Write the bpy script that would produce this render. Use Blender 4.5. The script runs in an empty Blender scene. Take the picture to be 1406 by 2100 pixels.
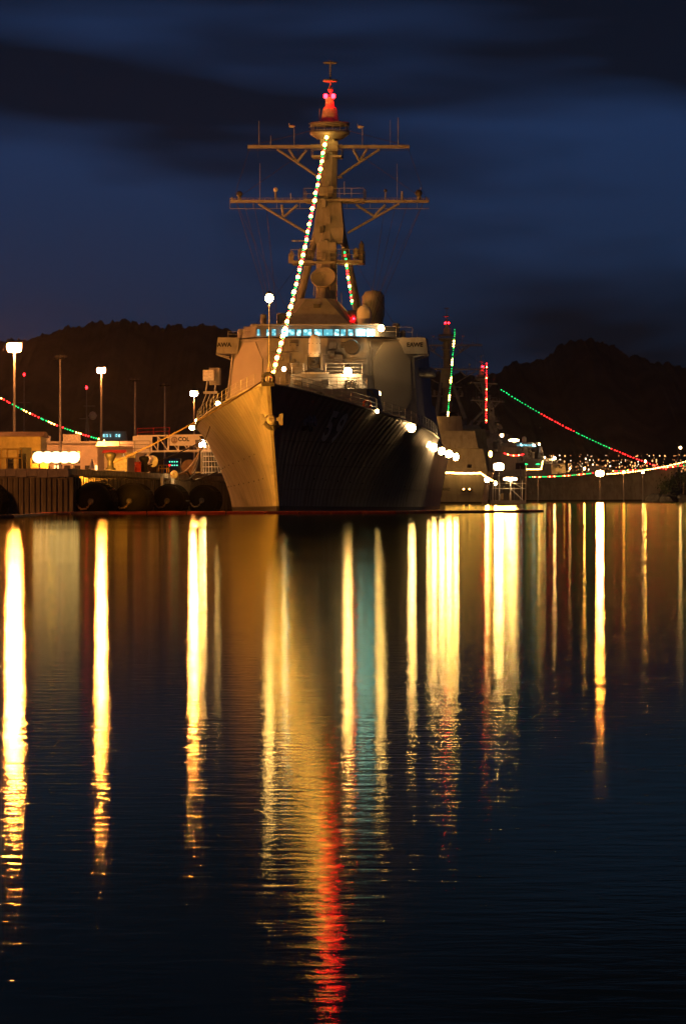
import bpy, bmesh, math, random
from mathutils import Vector, Matrix
random.seed(7)
scene = bpy.context.scene
COL = scene.collection
R = math.radians
PI = math.pi

# ------------------------------------------------------------------ camera, sky, exposure
F = 8300.0            # focal length in photograph pixels (2100 tall)
CX, HY, CH = 703.0, 1019.0, 1.3
cam_d = bpy.data.cameras.new('camera')
cam = bpy.data.objects.new('camera', cam_d)
COL.objects.link(cam)
cam.location = (0, 0, CH)
cam.rotation_euler = (R(90), 0, 0)
cam_d.sensor_fit = 'VERTICAL'
cam_d.sensor_height = 36.0
cam_d.lens = 36.0 * F / 2100.0
cam_d.shift_y = -(1050.0 - HY) / 2100.0
cam_d.clip_start = 0.5
cam_d.clip_end = 20000
scene.camera = cam

scene.view_settings.view_transform = 'Standard'
scene.view_settings.look = 'None'
scene.view_settings.exposure = 0
scene.view_settings.gamma = 1
scene.cycles.use_denoising = True
scene.cycles.max_bounces = 6
scene.cycles.diffuse_bounces = 2
scene.cycles.glossy_bounces = 4
scene.cycles.transmission_bounces = 4
scene.cycles.sample_clamp_indirect = 6
scene.cycles.sample_clamp_direct = 0
scene.cycles.use_light_tree = True

world = bpy.data.worlds.new('World')
scene.world = world
world.use_nodes = True
nt = world.node_tree
for n in list(nt.nodes):
    nt.nodes.remove(n)


def N(tree, kind, **kw):
    n = tree.nodes.new(kind)
    for k, v in kw.items():
        if k.startswith('i_'):
            n.inputs[k[2:].replace('_', ' ')].default_value = v
        else:
            setattr(n, k, v)
    return n


out = N(nt, 'ShaderNodeOutputWorld')
bg = N(nt, 'ShaderNodeBackground')
bg.inputs['Strength'].default_value = 0.88
# last blue of dusk: a plain gradient by elevation, darkened by long bands of cloud
sep = N(nt, 'ShaderNodeSeparateXYZ')
sky = N(nt, 'ShaderNodeValToRGB')
for pos, colr in ((0.0, (0.010, 0.020, 0.040)), (0.035, (0.011, 0.025, 0.054)), (0.09, (0.014, 0.036, 0.095)), (0.13, (0.013, 0.032, 0.085)), (0.22, (0.004, 0.009, 0.020)), (1.0, (0.006, 0.010, 0.024))):
    el = sky.color_ramp.elements.new(pos) if pos not in (0.0, 1.0) else sky.color_ramp.elements[0 if pos == 0.0 else -1]
    el.color = (*colr, 1)
tc = N(nt, 'ShaderNodeTexCoord')
mp = N(nt, 'ShaderNodeMapping')
mp.inputs['Scale'].default_value = (5.5, 5.5, 26.0)
mp.inputs['Location'].default_value = (7.3, 2.2, 0.2)
nz = N(nt, 'ShaderNodeTexNoise')
nz.inputs['Scale'].default_value = 1.0
nz.inputs['Detail'].default_value = 3.5
nz.inputs['Roughness'].default_value = 0.55
nz.inputs['Distortion'].default_value = 0.25
rp = N(nt, 'ShaderNodeValToRGB')
rp.color_ramp.elements[0].position = 0.40
rp.color_ramp.elements[0].color = (0.9, 0.95, 1.05, 1)
rp.color_ramp.elements[1].position = 0.60
rp.color_ramp.elements[1].color = (0.24, 0.22, 0.20, 1)
mul = N(nt, 'ShaderNodeMix', data_type='RGBA', blend_type='MULTIPLY')
mul.inputs[0].default_value = 1.0
nt.links.new(tc.outputs['Generated'], mp.inputs['Vector'])
nt.links.new(tc.outputs['Generated'], sep.inputs['Vector'])
nt.links.new(sep.outputs['Z'], sky.inputs['Fac'])
nt.links.new(mp.outputs['Vector'], nz.inputs['Vector'])
nt.links.new(nz.outputs['Fac'], rp.inputs['Fac'])
nt.links.new(sky.outputs['Color'], mul.inputs[6])
nt.links.new(rp.outputs['Color'], mul.inputs[7])
nt.links.new(mul.outputs[2], bg.inputs['Color'])
nt.links.new(bg.outputs['Background'], out.inputs['Surface'])


# ------------------------------------------------------------------ helpers
def at(px, py, Y):
    """point of the place seen at photograph pixel (px, py) at distance Y"""
    return Vector(((px - CX) / F * Y, Y, CH + (HY - py) / F * Y))


class MB:
    def __init__(s):
        s.v, s.f, s.m, s.sm = [], [], [], []

    def add(s, vs, fs, mi=0, smooth=False):
        o = len(s.v)
        s.v += [tuple(p) for p in vs]
        s.f += [tuple(i + o for i in f) for f in fs]
        s.m += [mi] * len(fs)
        s.sm += [smooth] * len(fs)
        return s

    def box(s, c, d, rz=0.0, mi=0, top=(1, 1), shift=(0, 0)):
        """centre of base c, size d; the top may be tapered and shifted"""
        x, y, z = d[0] / 2, d[1] / 2, d[2]
        vs = []
        for k, (tx, ty, sx, sy) in enumerate(((1, 1, 0, 0), (top[0], top[1], shift[0], shift[1]))):
            for sx_, sy_ in ((-1, -1), (1, -1), (1, 1), (-1, 1)):
                px, py = sx_ * x * tx + sx, sy_ * y * ty + sy
                vs.append((c[0] + px * math.cos(rz) - py * math.sin(rz),
                           c[1] + px * math.sin(rz) + py * math.cos(rz), c[2] + k * z))
        return s.add(vs, [(3, 2, 1, 0), (4, 5, 6, 7), (0, 1, 5, 4), (1, 2, 6, 5), (2, 3, 7, 6), (3, 0, 4, 7)], mi)

    def tube(s, pts, r, n=6, mi=0, r1=None, cap=True):
        pts = [Vector(p) for p in pts]
        rings = []
        for i, p in enumerate(pts):
            d = (pts[min(i + 1, len(pts) - 1)] - pts[max(i - 1, 0)]).normalized()
            a = d.cross(Vector((0, 0, 1)))
            if a.length < 1e-3:
                a = d.cross(Vector((1, 0, 0)))
            a.normalize()
            b = d.cross(a)
            t = i / max(1, len(pts) - 1)
            rr = r if r1 is None else r + (r1 - r) * t
            rings.append([p + a * rr * math.cos(2 * PI * k / n) + b * rr * math.sin(2 * PI * k / n) for k in range(n)])
        vs = [q for rg in rings for q in rg]
        fs = []
        for i in range(len(pts) - 1):
            for k in range(n):
                fs.append((i * n + k, i * n + (k + 1) % n, (i + 1) * n + (k + 1) % n, (i + 1) * n + k))
        s.add(vs, fs, mi, n > 4)
        if cap:
            s.add(rings[0], [tuple(range(n))], mi)
            s.add(rings[-1], [tuple(range(n))[::-1]], mi)
        return s

    def bar(s, p, q, w, h=None, mi=0):
        """rectangular beam from p to q"""
        p, q = Vector(p), Vector(q)
        h = h or w
        d = (q - p).normalized()
        a = d.cross(Vector((0, 0, 1)))
        if a.length < 1e-3:
            a = Vector((1, 0, 0))
        a.normalize()
        b = a.cross(d)
        vs = []
        for e in (p, q):
            for i, j in ((-1, -1), (1, -1), (1, 1), (-1, 1)):
                vs.append(e + a * i * w / 2 + b * j * h / 2)
        return s.add(vs, [(3, 2, 1, 0), (4, 5, 6, 7), (0, 1, 5, 4), (1, 2, 6, 5), (2, 3, 7, 6), (3, 0, 4, 7)], mi)

    def lathe(s, prof, c=(0, 0, 0), n=16, axis='z', mi=0, smooth=True):
        vs, fs = [], []
        for r, h in prof:
            for k in range(n):
                a = 2 * PI * k / n
                x, y = r * math.cos(a), r * math.sin(a)
                p = {'z': (x, y, h), 'y': (x, h, -y), 'x': (h, x, y)}[axis]
                vs.append((c[0] + p[0], c[1] + p[1], c[2] + p[2]))
        m = len(prof)
        for i in range(m - 1):
            for k in range(n):
                fs.append((i * n + k, i * n + (k + 1) % n, (i + 1) * n + (k + 1) % n, (i + 1) * n + k))
        s.add(vs, fs, mi, smooth)
        s.add(vs[:n], [tuple(range(n))[::-1]], mi)
        s.add(vs[-n:], [tuple(range(n))], mi)
        return s

    def prism(s, poly, off, mi=0):
        """polygon (list of points) extruded by the vector off"""
        n = len(poly)
        off = Vector(off)
        vs = [Vector(p) for p in poly] + [Vector(p) + off for p in poly]
        fs = [tuple(range(n))[::-1], tuple(range(n, 2 * n))]
        for k in range(n):
            fs.append((k, (k + 1) % n, n + (k + 1) % n, n + k))
        return s.add(vs, fs, mi)

    def build(s, name, mat, parent=None, label=None, kind=None):
        me = bpy.data.meshes.new(name)
        me.from_pydata(s.v, [], s.f)
        mats = mat if isinstance(mat, (list, tuple)) else [mat]
        for m in mats:
            me.materials.append(m)
        me.polygons.foreach_set('material_index', s.m)
        me.polygons.foreach_set('use_smooth', s.sm)
        bm = bmesh.new()
        bm.from_mesh(me)
        bmesh.ops.recalc_face_normals(bm, faces=bm.faces)
        bm.to_mesh(me)
        bm.free()
        return link(name, me, parent, label, kind)


def link(name, me, parent=None, label=None, kind=None):
    o = bpy.data.objects.new(name, me)
    COL.objects.link(o)
    if parent is not None:
        o.parent = parent
    if label:
        o['label'] = label
    if kind:
        o['kind'] = kind
    return o


def tag(o, label, cat, group=None):
    o['label'] = label
    o['category'] = cat
    if group:
        o['group'] = group
    return o


def thing(name, label, cat, loc=(0, 0, 0), rz=0.0, group=None):
    o = bpy.data.objects.new(name, None)
    COL.objects.link(o)
    o.location = loc
    o.rotation_euler = (0, 0, rz)
    o.empty_display_size = 0.2
    return tag(o, label, cat, group)


def copy_tree(o, parent=None, skip=()):
    c = o.copy()
    COL.objects.link(c)
    c.parent = parent
    for ch in list(o.children):
        if ch.name.split('.')[0] not in skip:
            copy_tree(ch, c, skip)
    return c


# ------------------------------------------------------------------ materials
def mat(name, col, rough=0.6, metal=0.0, vary=0.25, scale=3.0, bump=0.0, bscale=None, stretch=(1, 1, 1), col2=None, spec=0.25):
    m = bpy.data.materials.new(name)
    m.use_nodes = True
    t = m.node_tree
    b = t.nodes['Principled BSDF']
    b.inputs['Roughness'].default_value = rough
    b.inputs['Metallic'].default_value = metal
    b.inputs['Specular IOR Level'].default_value = spec
    c = N(t, 'ShaderNodeTexCoord')
    mpn = N(t, 'ShaderNodeMapping')
    mpn.inputs['Scale'].default_value = stretch
    t.links.new(c.outputs['Object'], mpn.inputs['Vector'])
    n = N(t, 'ShaderNodeTexNoise')
    n.inputs['Scale'].default_value = scale
    n.inputs['Detail'].default_value = 6
    t.links.new(mpn.outputs['Vector'], n.inputs['Vector'])
    r = N(t, 'ShaderNodeValToRGB')
    lo = col2 or tuple(x * (1 - vary) for x in col)
    r.color_ramp.elements[0].position = 0.3
    r.color_ramp.elements[0].color = (*lo, 1)
    r.color_ramp.elements[1].position = 0.7
    r.color_ramp.elements[1].color = (*(min(1, x * (1 + vary * 0.4)) for x in col), 1)
    t.links.new(n.outputs['Fac'], r.inputs['Fac'])
    t.links.new(r.outputs['Color'], b.inputs['Base Color'])
    if bump:
        n2 = N(t, 'ShaderNodeTexNoise')
        n2.inputs['Scale'].default_value = bscale or scale * 3
        n2.inputs['Detail'].default_value = 4
        t.links.new(mpn.outputs['Vector'], n2.inputs['Vector'])
        bp = N(t, 'ShaderNodeBump')
        bp.inputs['Strength'].default_value = 0.7
        bp.inputs['Distance'].default_value = bump
        t.links.new(n2.outputs['Fac'], bp.inputs['Height'])
        t.links.new(bp.outputs['Normal'], b.inputs['Normal'])
    return m


def glow(name, col, strength):
    m = bpy.data.materials.new(name)
    m.use_nodes = True
    t = m.node_tree
    t.nodes.remove(t.nodes['Principled BSDF'])
    e = N(t, 'ShaderNodeEmission')
    e.inputs['Color'].default_value = (*col, 1)
    e.inputs['Strength'].default_value = strength
    t.links.new(e.outputs['Emission'], t.nodes['Material Output'].inputs['Surface'])
    return m


def streaks(t, b, c, amount):
    """rust and grime runs below the deck edge: long vertical noise over the paint"""
    old = b.inputs['Base Color'].links[0].from_socket
    ms = N(t, 'ShaderNodeMapping')
    ms.inputs['Scale'].default_value = (1.1, 1.1, 0.1)
    t.links.new(c.outputs['Object'], ms.inputs['Vector'])
    ns = N(t, 'ShaderNodeTexNoise')
    ns.inputs['Scale'].default_value = 1.6
    ns.inputs['Detail'].default_value = 7
    ns.inputs['Roughness'].default_value = 0.65
    t.links.new(ms.outputs['Vector'], ns.inputs['Vector'])
    rs = N(t, 'ShaderNodeMapRange')
    rs.inputs['From Min'].default_value = 0.5
    rs.inputs['From Max'].default_value = 0.72
    rs.inputs['To Max'].default_value = amount
    t.links.new(ns.outputs['Fac'], rs.inputs['Value'])
    mx = N(t, 'ShaderNodeMix', data_type='RGBA')
    t.links.new(rs.outputs['Result'], mx.inputs[0])
    t.links.new(old, mx.inputs[6])
    mx.inputs[7].default_value = (0.09, 0.05, 0.03, 1)
    t.links.new(mx.outputs[2], b.inputs['Base Color'])


def hull_mat():
    m = mat('haze_grey_hull', (0.21, 0.205, 0.19), 0.48, vary=0.3, scale=0.5, stretch=(1, 1, 0.35), spec=0.2)
    t = m.node_tree
    b = t.nodes['Principled BSDF']
    c = N(t, 'ShaderNodeTexCoord')
    # plating pulled in between the frames, and the long weld seams
    mp1 = N(t, 'ShaderNodeMapping')
    mp1.inputs['Scale'].default_value = (0.0, 1.0, 0.28)
    t.links.new(c.outputs['Object'], mp1.inputs['Vector'])
    w = N(t, 'ShaderNodeTexWave', wave_type='BANDS', bands_direction='DIAGONAL')
    w.inputs['Scale'].default_value = 0.5
    w.inputs['Distortion'].default_value = 3.2
    w.inputs['Detail'].default_value = 2
    w.inputs['Detail Scale'].default_value = 0.8
    t.links.new(mp1.outputs['Vector'], w.inputs['Vector'])
    n = N(t, 'ShaderNodeTexNoise')
    n.inputs['Scale'].default_value = 0.55
    n.inputs['Detail'].default_value = 3
    t.links.new(c.outputs['Object'], n.inputs['Vector'])
    mm = N(t, 'ShaderNodeMath', operation='MULTIPLY')
    t.links.new(w.outputs['Fac'], mm.inputs[0])
    t.links.new(n.outputs['Fac'], mm.inputs[1])
    w2 = N(t, 'ShaderNodeTexWave', wave_type='BANDS', bands_direction='Z', wave_profile='SAW')
    w2.inputs['Scale'].default_value = 0.16
    t.links.new(c.outputs['Object'], w2.inputs['Vector'])
    pw = N(t, 'ShaderNodeMath', operation='POWER')
    pw.inputs[1].default_value = 40
    t.links.new(w2.outputs['Fac'], pw.inputs[0])
    ad = N(t, 'ShaderNodeMath', operation='MULTIPLY_ADD')
    ad.inputs[1].default_value = 0.3
    t.links.new(pw.outputs[0], ad.inputs[0])
    t.links.new(mm.outputs[0], ad.inputs[2])
    bp = N(t, 'ShaderNodeBump')
    bp.inputs['Strength'].default_value = 0.9
    bp.inputs['Distance'].default_value = 0.07
    streaks(t, b, c, 0.55)
    t.links.new(ad.outputs[0], bp.inputs['Height'])
    t.links.new(bp.outputs['Normal'], b.inputs['Normal'])
    return m


M = {}
M['hull'] = hull_mat()
M['grey'] = mat('haze_grey_paint', (0.28, 0.28, 0.28), 0.5, vary=0.22, scale=0.9, bump=0.03, bscale=0.7)
_t = M['grey'].node_tree
streaks(_t, _t.nodes['Principled BSDF'], N(_t, 'ShaderNodeTexCoord'), 0.45)
M['array'] = mat('radar_array_cover', (0.34, 0.32, 0.28), 0.55, vary=0.06, scale=0.8)
M['deck'] = mat('dark_deck_paint', (0.09, 0.09, 0.095), 0.8, vary=0.3, scale=2, bump=0.01)
M['black'] = mat('black_paint', (0.012, 0.012, 0.013), 0.55, vary=0.3)
M['dark'] = mat('dark_grey_steel', (0.07, 0.07, 0.075), 0.5, vary=0.3)
M['boot'] = mat('black_boot_topping', (0.012, 0.011, 0.011), 0.5, vary=0.4, scale=1.5)
M['white'] = mat('white_paint', (0.78, 0.77, 0.74), 0.45, vary=0.12, scale=3)
M['white_worn'] = mat('worn_white_paint', (0.62, 0.6, 0.56), 0.5, vary=0.35, scale=5)
M['mark'] = mat('white_hull_marking', (0.75, 0.74, 0.7), 0.6, vary=0.2)
M['steel'] = mat('galvanised_steel', (0.36, 0.36, 0.36), 0.45, metal=0.5, vary=0.25, scale=6)
M['red'] = mat('red_paint', (0.4, 0.035, 0.02), 0.5, vary=0.2)
M['orange'] = mat('orange_boom_fabric', (0.55, 0.09, 0.025), 0.6, vary=0.35, scale=2)
M['yellow'] = mat('yellow_safety_paint', (0.62, 0.4, 0.04), 0.5, vary=0.3, scale=4)
M['concrete'] = mat('weathered_concrete', (0.3, 0.28, 0.25), 0.85, vary=0.45, scale=1.4, bump=0.03)
M['pile'] = mat('stained_concrete_pile', (0.2, 0.18, 0.13), 0.85, vary=0.6, scale=1.6, stretch=(1, 1, 0.25), bump=0.03)
M['rust'] = mat('rusty_corrugated_steel', (0.2, 0.075, 0.035), 0.7, vary=0.5, scale=2.5)
M['tan'] = mat('tan_corrugated_wall', (0.36, 0.29, 0.19), 0.65, vary=0.3, scale=2)
M['rubber'] = mat('black_rubber', (0.007, 0.0065, 0.006), 0.75, spec=0.12, vary=0.4, scale=3, bump=0.02)
M['rope'] = mat('old_mooring_rope', (0.07, 0.05, 0.035), 0.9, vary=0.3, scale=12)
M['cable'] = mat('black_rubber_cable', (0.02, 0.018, 0.016), 0.5)
M['tan_cable'] = mat('tan_power_cable', (0.4, 0.26, 0.12), 0.6, vary=0.2)
M['rock'] = mat('dark_rock', (0.09, 0.08, 0.07), 0.9, vary=0.5, scale=1.2, bump=0.1)
M['leaf'] = mat('dark_leaves', (0.05, 0.065, 0.03), 0.8, vary=0.5, scale=1.5)
M['wood'] = mat('weathered_timber', (0.2, 0.14, 0.08), 0.8, vary=0.4, scale=3)
M['blue'] = mat('blue_enamel', (0.03, 0.06, 0.22), 0.4, vary=0.2)
M['glass'] = mat('dark_window_glass', (0.02, 0.022, 0.025), 0.15, vary=0.1)
M['wall'] = mat('pale_wall', (0.5, 0.46, 0.42), 0.8, vary=0.2, scale=1)
M['skin'] = mat('skin', (0.42, 0.26, 0.18), 0.6, vary=0.1)
M['navy'] = mat('navy_cloth', (0.02, 0.025, 0.05), 0.9, vary=0.3)
G = {}
G['flood'] = glow('white_hot_floodlight', (1.0, 0.58, 0.22), 320)
G['bank'] = glow('hull_floodlight', (1.0, 0.34, 0.025), 5600)
G['flood_soft'] = glow('warm_floodlight', (1.0, 0.58, 0.22), 170)
G['sodium'] = glow('sodium_lamp', (1.0, 0.3, 0.06), 2800)
G['side'] = glow('over_side_floodlight', (1.0, 0.58, 0.22), 190)
G['brow'] = glow('brow_floodlight', (1.0, 0.56, 0.2), 150)
G['deck_lamp'] = glow('warm_deck_lamp', (1.0, 0.6, 0.24), 70)
G['jack_lamp'] = glow('warm_jackstaff_lamp', (1.0, 0.58, 0.2), 90)
G['amber'] = glow('amber_lamp', (1.0, 0.4, 0.06), 60)
G['red_lamp'] = glow('red_mast_lamp', (1.0, 0.002, 0.004), 150)
G['red_far'] = glow('distant_red_lamp', (1.0, 0.01, 0.015), 16)
G['bulb_white'] = glow('white_bulb', (1.0, 0.5, 0.075), 44)
G['bulb_red'] = glow('red_bulb', (1.0, 0.012, 0.012), 20)
G['bulb_green'] = glow('green_bulb', (0.008, 0.75, 0.14), 4.5)
G['strip'] = glow('warm_string_bulb', (1.0, 0.48, 0.1), 26)
G['amber_wash'] = glow('amber_wash_floodlight', (1.0, 0.42, 0.08), 420)
G['added_wash'] = glow('added_wash_glow', (1.0, 0.55, 0.2), 2200)  # emission of the added lamp that brightens the broadside hull
G['dim_amber'] = glow('far_window_glow', (1.0, 0.48, 0.14), 5)
G['bank_face'] = glow('dimmed_floodlight_face', (1.0, 0.62, 0.25), 5)
G['panel_green'] = glow('green_indicator', (0.1, 0.9, 0.45), 3)
G['town'] = glow('town_lamp', (1.0, 0.42, 0.12), 3.0)


def window_glow(name, strength):
    m = bpy.data.materials.new(name)
    m.use_nodes = True
    t = m.node_tree
    t.nodes.remove(t.nodes['Principled BSDF'])
    c = N(t, 'ShaderNodeTexCoord')
    v = N(t, 'ShaderNodeTexVoronoi')
    v.inputs['Scale'].default_value = 2.3
    t.links.new(c.outputs['Object'], v.inputs['Vector'])
    r = N(t, 'ShaderNodeValToRGB')
    r.color_ramp.elements[0].position = 0.05
    r.color_ramp.elements[0].color = (0.55, 1.0, 1.0, 1)
    r.color_ramp.elements[1].position = 0.55
    r.color_ramp.elements[1].color = (0.05, 0.22, 0.26, 1)
    t.links.new(v.outputs['Distance'], r.inputs['Fac'])
    e = N(t, 'ShaderNodeEmission')
    e.inputs['Strength'].default_value = strength
    t.links.new(r.outputs['Color'], e.inputs['Color'])
    t.links.new(e.outputs['Emission'], t.nodes['Material Output'].inputs['Surface'])
    return m


G['window'] = window_glow('lit_bridge_window', 2.6)
G['window_bright'] = window_glow('brightly_lit_bridge_window', 45)


def water_mat():
    m = bpy.data.materials.new('harbour_water')
    m.use_nodes = True
    t = m.node_tree
    t.nodes.remove(t.nodes['Principled BSDF'])
    c = N(t, 'ShaderNodeTexCoord')
    mp1 = N(t, 'ShaderNodeMapping')
    mp1.inputs['Scale'].default_value = (0.8, 1.3, 1)
    t.links.new(c.outputs['Object'], mp1.inputs['Vector'])
    n1 = N(t, 'ShaderNodeTexNoise')
    n1.inputs['Scale'].default_value = 4.2
    n1.inputs['Detail'].default_value = 5
    n1.inputs['Roughness'].default_value = 0.55
    n1.inputs['Distortion'].default_value = 0.4
    t.links.new(mp1.outputs['Vector'], n1.inputs['Vector'])
    bp = N(t, 'ShaderNodeBump')
    bp.inputs['Strength'].default_value = 1.0
    bp.inputs['Distance'].default_value = 0.0027
    t.links.new(n1.outputs['Fac'], bp.inputs['Height'])
    # broad patches where a breath of wind roughens the surface
    n2 = N(t, 'ShaderNodeTexNoise')
    mp2 = N(t, 'ShaderNodeMapping')
    mp2.inputs['Scale'].default_value = (0.02, 0.05, 1)
    t.links.new(c.outputs['Object'], mp2.inputs['Vector'])
    n2.inputs['Scale'].default_value = 1.0
    n2.inputs['Detail'].default_value = 2
    t.links.new(mp2.outputs['Vector'], n2.inputs['Vector'])
    mr = N(t, 'ShaderNodeMapRange')
    mr.inputs['To Min'].default_value = 0.066
    mr.inputs['To Max'].default_value = 0.092
    mr.inputs['From Min'].default_value = 0.3
    mr.inputs['From Max'].default_value = 0.7
    t.links.new(n2.outputs['Fac'], mr.inputs['Value'])
    g = N(t, 'ShaderNodeBsdfGlossy', distribution='BECKMANN')
    g.inputs['Color'].default_value = (0.82, 0.82, 0.54, 1)
    t.links.new(mr.outputs['Result'], g.inputs['Roughness'])
    t.links.new(bp.outputs['Normal'], g.inputs['Normal'])
    d = N(t, 'ShaderNodeBsdfDiffuse')
    d.inputs['Color'].default_value = (0.004, 0.009, 0.007, 1)
    fr = N(t, 'ShaderNodeFresnel')
    fr.inputs['IOR'].default_value = 1.1
    mx = N(t, 'ShaderNodeMixShader')
    t.links.new(fr.outputs['Fac'], mx.inputs['Fac'])
    t.links.new(d.outputs['BSDF'], mx.inputs[1])
    t.links.new(g.outputs['BSDF'], mx.inputs[2])
    t.links.new(mx.outputs['Shader'], t.nodes['Material Output'].inputs['Surface'])
    return m


M['water'] = water_mat()
M['hill'] = mat('night_hillside_scrub', (0.13, 0.11, 0.06), 0.9, vary=0.6, scale=0.02, bump=3.0, bscale=0.08, spec=0.0)

# ------------------------------------------------------------------ the setting
w = MB()
w.add([(-1500, -60, 0), (1500, -60, 0), (1500, 2300, 0), (-1500, 2300, 0)], [(0, 1, 2, 3)])
w.build('water', M['water'], kind='structure')


def ridge(pts, px):
    for (a, ya), (b, yb) in zip(pts, pts[1:]):
        if a <= px <= b:
            t = (px - a) / (b - a)
            t = t * t * (3 - 2 * t)
            return ya + (yb - ya) * t
    return pts[0][1] if px < pts[0][0] else pts[-1][1]


def hill(name, prof, px0, px1, Y, depth, n):
    rnd = random.Random(int(Y))
    jit = [rnd.uniform(-1, 1) for _ in range(n + 1)]
    rows = [(-0.75, 0.0), (-0.6, 0.07), (-0.42, 0.2), (-0.25, 0.5), (-0.1, 0.86), (0, 1.0), (0.3, 0.8), (0.9, 0.0)]
    vs, fs = [], []
    for j, (dy, h) in enumerate(rows):
        for i in range(n + 1):
            px = px0 + (px1 - px0) * i / n
            X = (px - CX) / F * Y
            z = CH + (HY - ridge(prof, px)) / F * Y
            bumpy = jit[i] * 1.0 + 0.9 * math.sin(i * 0.35) + 0.7 * math.sin(i * 0.83 + 1)
            gully = 1 - 0.09 * (1 + math.sin(i * 0.13 + j * 0.5)) * (1 if 0 < h < 1 else 0)
            vs.append((X, Y + dy * depth, max(0.6 if j else -0.5, (z + bumpy) * h * gully)))
    for j in range(len(rows) - 1):
        for i in range(n):
            a = j * (n + 1) + i
            fs.append((a, a + 1, a + n + 2, a + n + 1))
    mb = MB()
    mb.add(vs, fs, 0, True)
    return mb.build(name, M['hill'], kind='structure')


hill('hill', [(-700, 760), (-100, 705), (60, 695), (140, 672), (200, 661), (262, 657), (330, 669), (430, 667), (505, 688), (640, 705), (800, 740), (1000, 800), (1200, 860)],
     -700, 1200, 2600, 900, 620)
hill('hill', [(560, 980), (760, 830), (900, 765), (1000, 770), (1060, 742), (1110, 738), (1150, 706), (1190, 696), (1235, 701), (1290, 728), (1340, 742), (1406, 752), (1700, 720), (2100, 760)],
     560, 2100, 2900, 1000, 520)

# ------------------------------------------------------------------ the destroyer
SA = R(4.1)
SO = Vector((-5.9, 320.0, 0))


def interp(tab, u):
    for (a, ya), (b, yb) in zip(tab, tab[1:]):
        if a <= u <= b:
            t = (u - a) / (b - a)
            return ya + (yb - ya) * t
    return tab[0][1] if u < tab[0][0] else tab[-1][1]


DB = [(0, 0.16), (1.5, 0.9), (3, 1.5), (6, 2.55), (10, 3.7), (15, 5.05), (20, 6.3), (25, 7.5), (30, 8.6), (35, 9.5), (40, 10.1), (50, 10.6), (60, 10.6), (70, 10.05), (80, 9.6), (100, 9.0), (130, 8.0), (154, 7.2)]
WB = [(0, 0.1), (10, 1.25), (20, 2.7), (30, 4.5), (40, 6.3), (50, 7.9), (60, 8.8), (80, 8.7), (100, 8.2), (130, 7.2), (154, 6.2)]
DZ = [(0, 10.25), (10, 9.5), (20, 8.8), (30, 8.1), (40, 7.5), (60, 6.8), (100, 6.2), (154, 5.7)]


def hull_pt(ud, t, side):
    d, wl, zd = interp(DB, ud), interp(WB, ud), interp(DZ, ud)
    p = 2.1 - min(1, ud / 70) * 0.9
    tt = max(0, t)
    half = wl + (d - wl) * tt ** p
    u = ud + 9.0 * (1 - tt) * max(0.0, 1 - ud / 60.0)
    z = zd * t if t >= 0 else t
    return Vector((side * half, u, z))


def S(px, py, u):
    """ship coordinates (athwart, z) of what shows at a pixel at u metres aft of the bow"""
    k = (px - CX) / F
    c, s = math.cos(SA), math.sin(SA)
    v = (k * (SO.y + u * c) - SO.x - u * s) / (c + k * s)
    Y = SO.y - v * s + u * c
    return v, CH + (HY - py) / F * Y


def SP(px, py, u):
    v, z = S(px, py, u)
    return Vector((v, u, z))


ship = thing('destroyer', 'large grey naval destroyer moored bow on at the pier, one side floodlit orange', 'ship', SO, -SA)

mb = MB()
us = [0, 0.7, 1.5, 2.2, 3, 4, 5, 6, 8, 10, 12.5, 15, 17.5, 20, 22.5, 25, 27.5, 30, 33, 36, 40, 45, 50, 55, 60, 70, 80, 90, 100, 115, 130, 145, 154]
ts = [-0.8, 0.0, 0.055, 0.15, 0.25, 0.35, 0.45, 0.55, 0.65, 0.75, 0.84, 0.92, 1.0]
nt_ = len(ts)
for side in (-1, 1):
    vs = [hull_pt(u, t, side) for u in us for t in ts]
    o = len(mb.v)
    mb.v += [tuple(p) for p in vs]
    for i in range(len(us) - 1):
        for j in range(nt_ - 1):
            a = o + i * nt_ + j
            mb.f.append((a, a + 1, a + nt_ + 1, a + nt_))
            mb.m.append(1 if j < 2 else 0)
            mb.sm.append(True)
# rounded stem and flat transom
for j in range(nt_ - 1):
    a, b = hull_pt(0, ts[j], -1), hull_pt(0, ts[j], 1)
    c, d = hull_pt(0, ts[j + 1], 1), hull_pt(0, ts[j + 1], -1)
    mb.add([a, b, c, d], [(0, 1, 2, 3)], 1 if j < 2 else 0)
    a, b = hull_pt(154, ts[j], -1), hull_pt(154, ts[j], 1)
    c, d = hull_pt(154, ts[j + 1], 1), hull_pt(154, ts[j + 1], -1)
    mb.add([a, b, c, d], [(0, 1, 2, 3)], 1 if j < 2 else 0)
hull = mb.build('hull', [M['hull'], M['boot']], ship)
mb = MB()
for i in range(len(us) - 1):
    a, b = hull_pt(us[i], 1, -1), hull_pt(us[i], 1, 1)
    c, d = hull_pt(us[i + 1], 1, 1), hull_pt(us[i + 1], 1, -1)
    k = Vector((0, 0, -0.12))
    mb.add([a + k, b + k, c + k, d + k], [(0, 1, 2, 3)])
mb.build('deck', M['deck'], hull)
# waterway bar along each deck edge
for side in (-1, 1):
    mb = MB()
    mb.tube([hull_pt(u, 1, side) + Vector((0, 0, 0.0)) for u in us], 0.07, 5)
    mb.build('deck_edge', M['grey'], hull)


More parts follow.
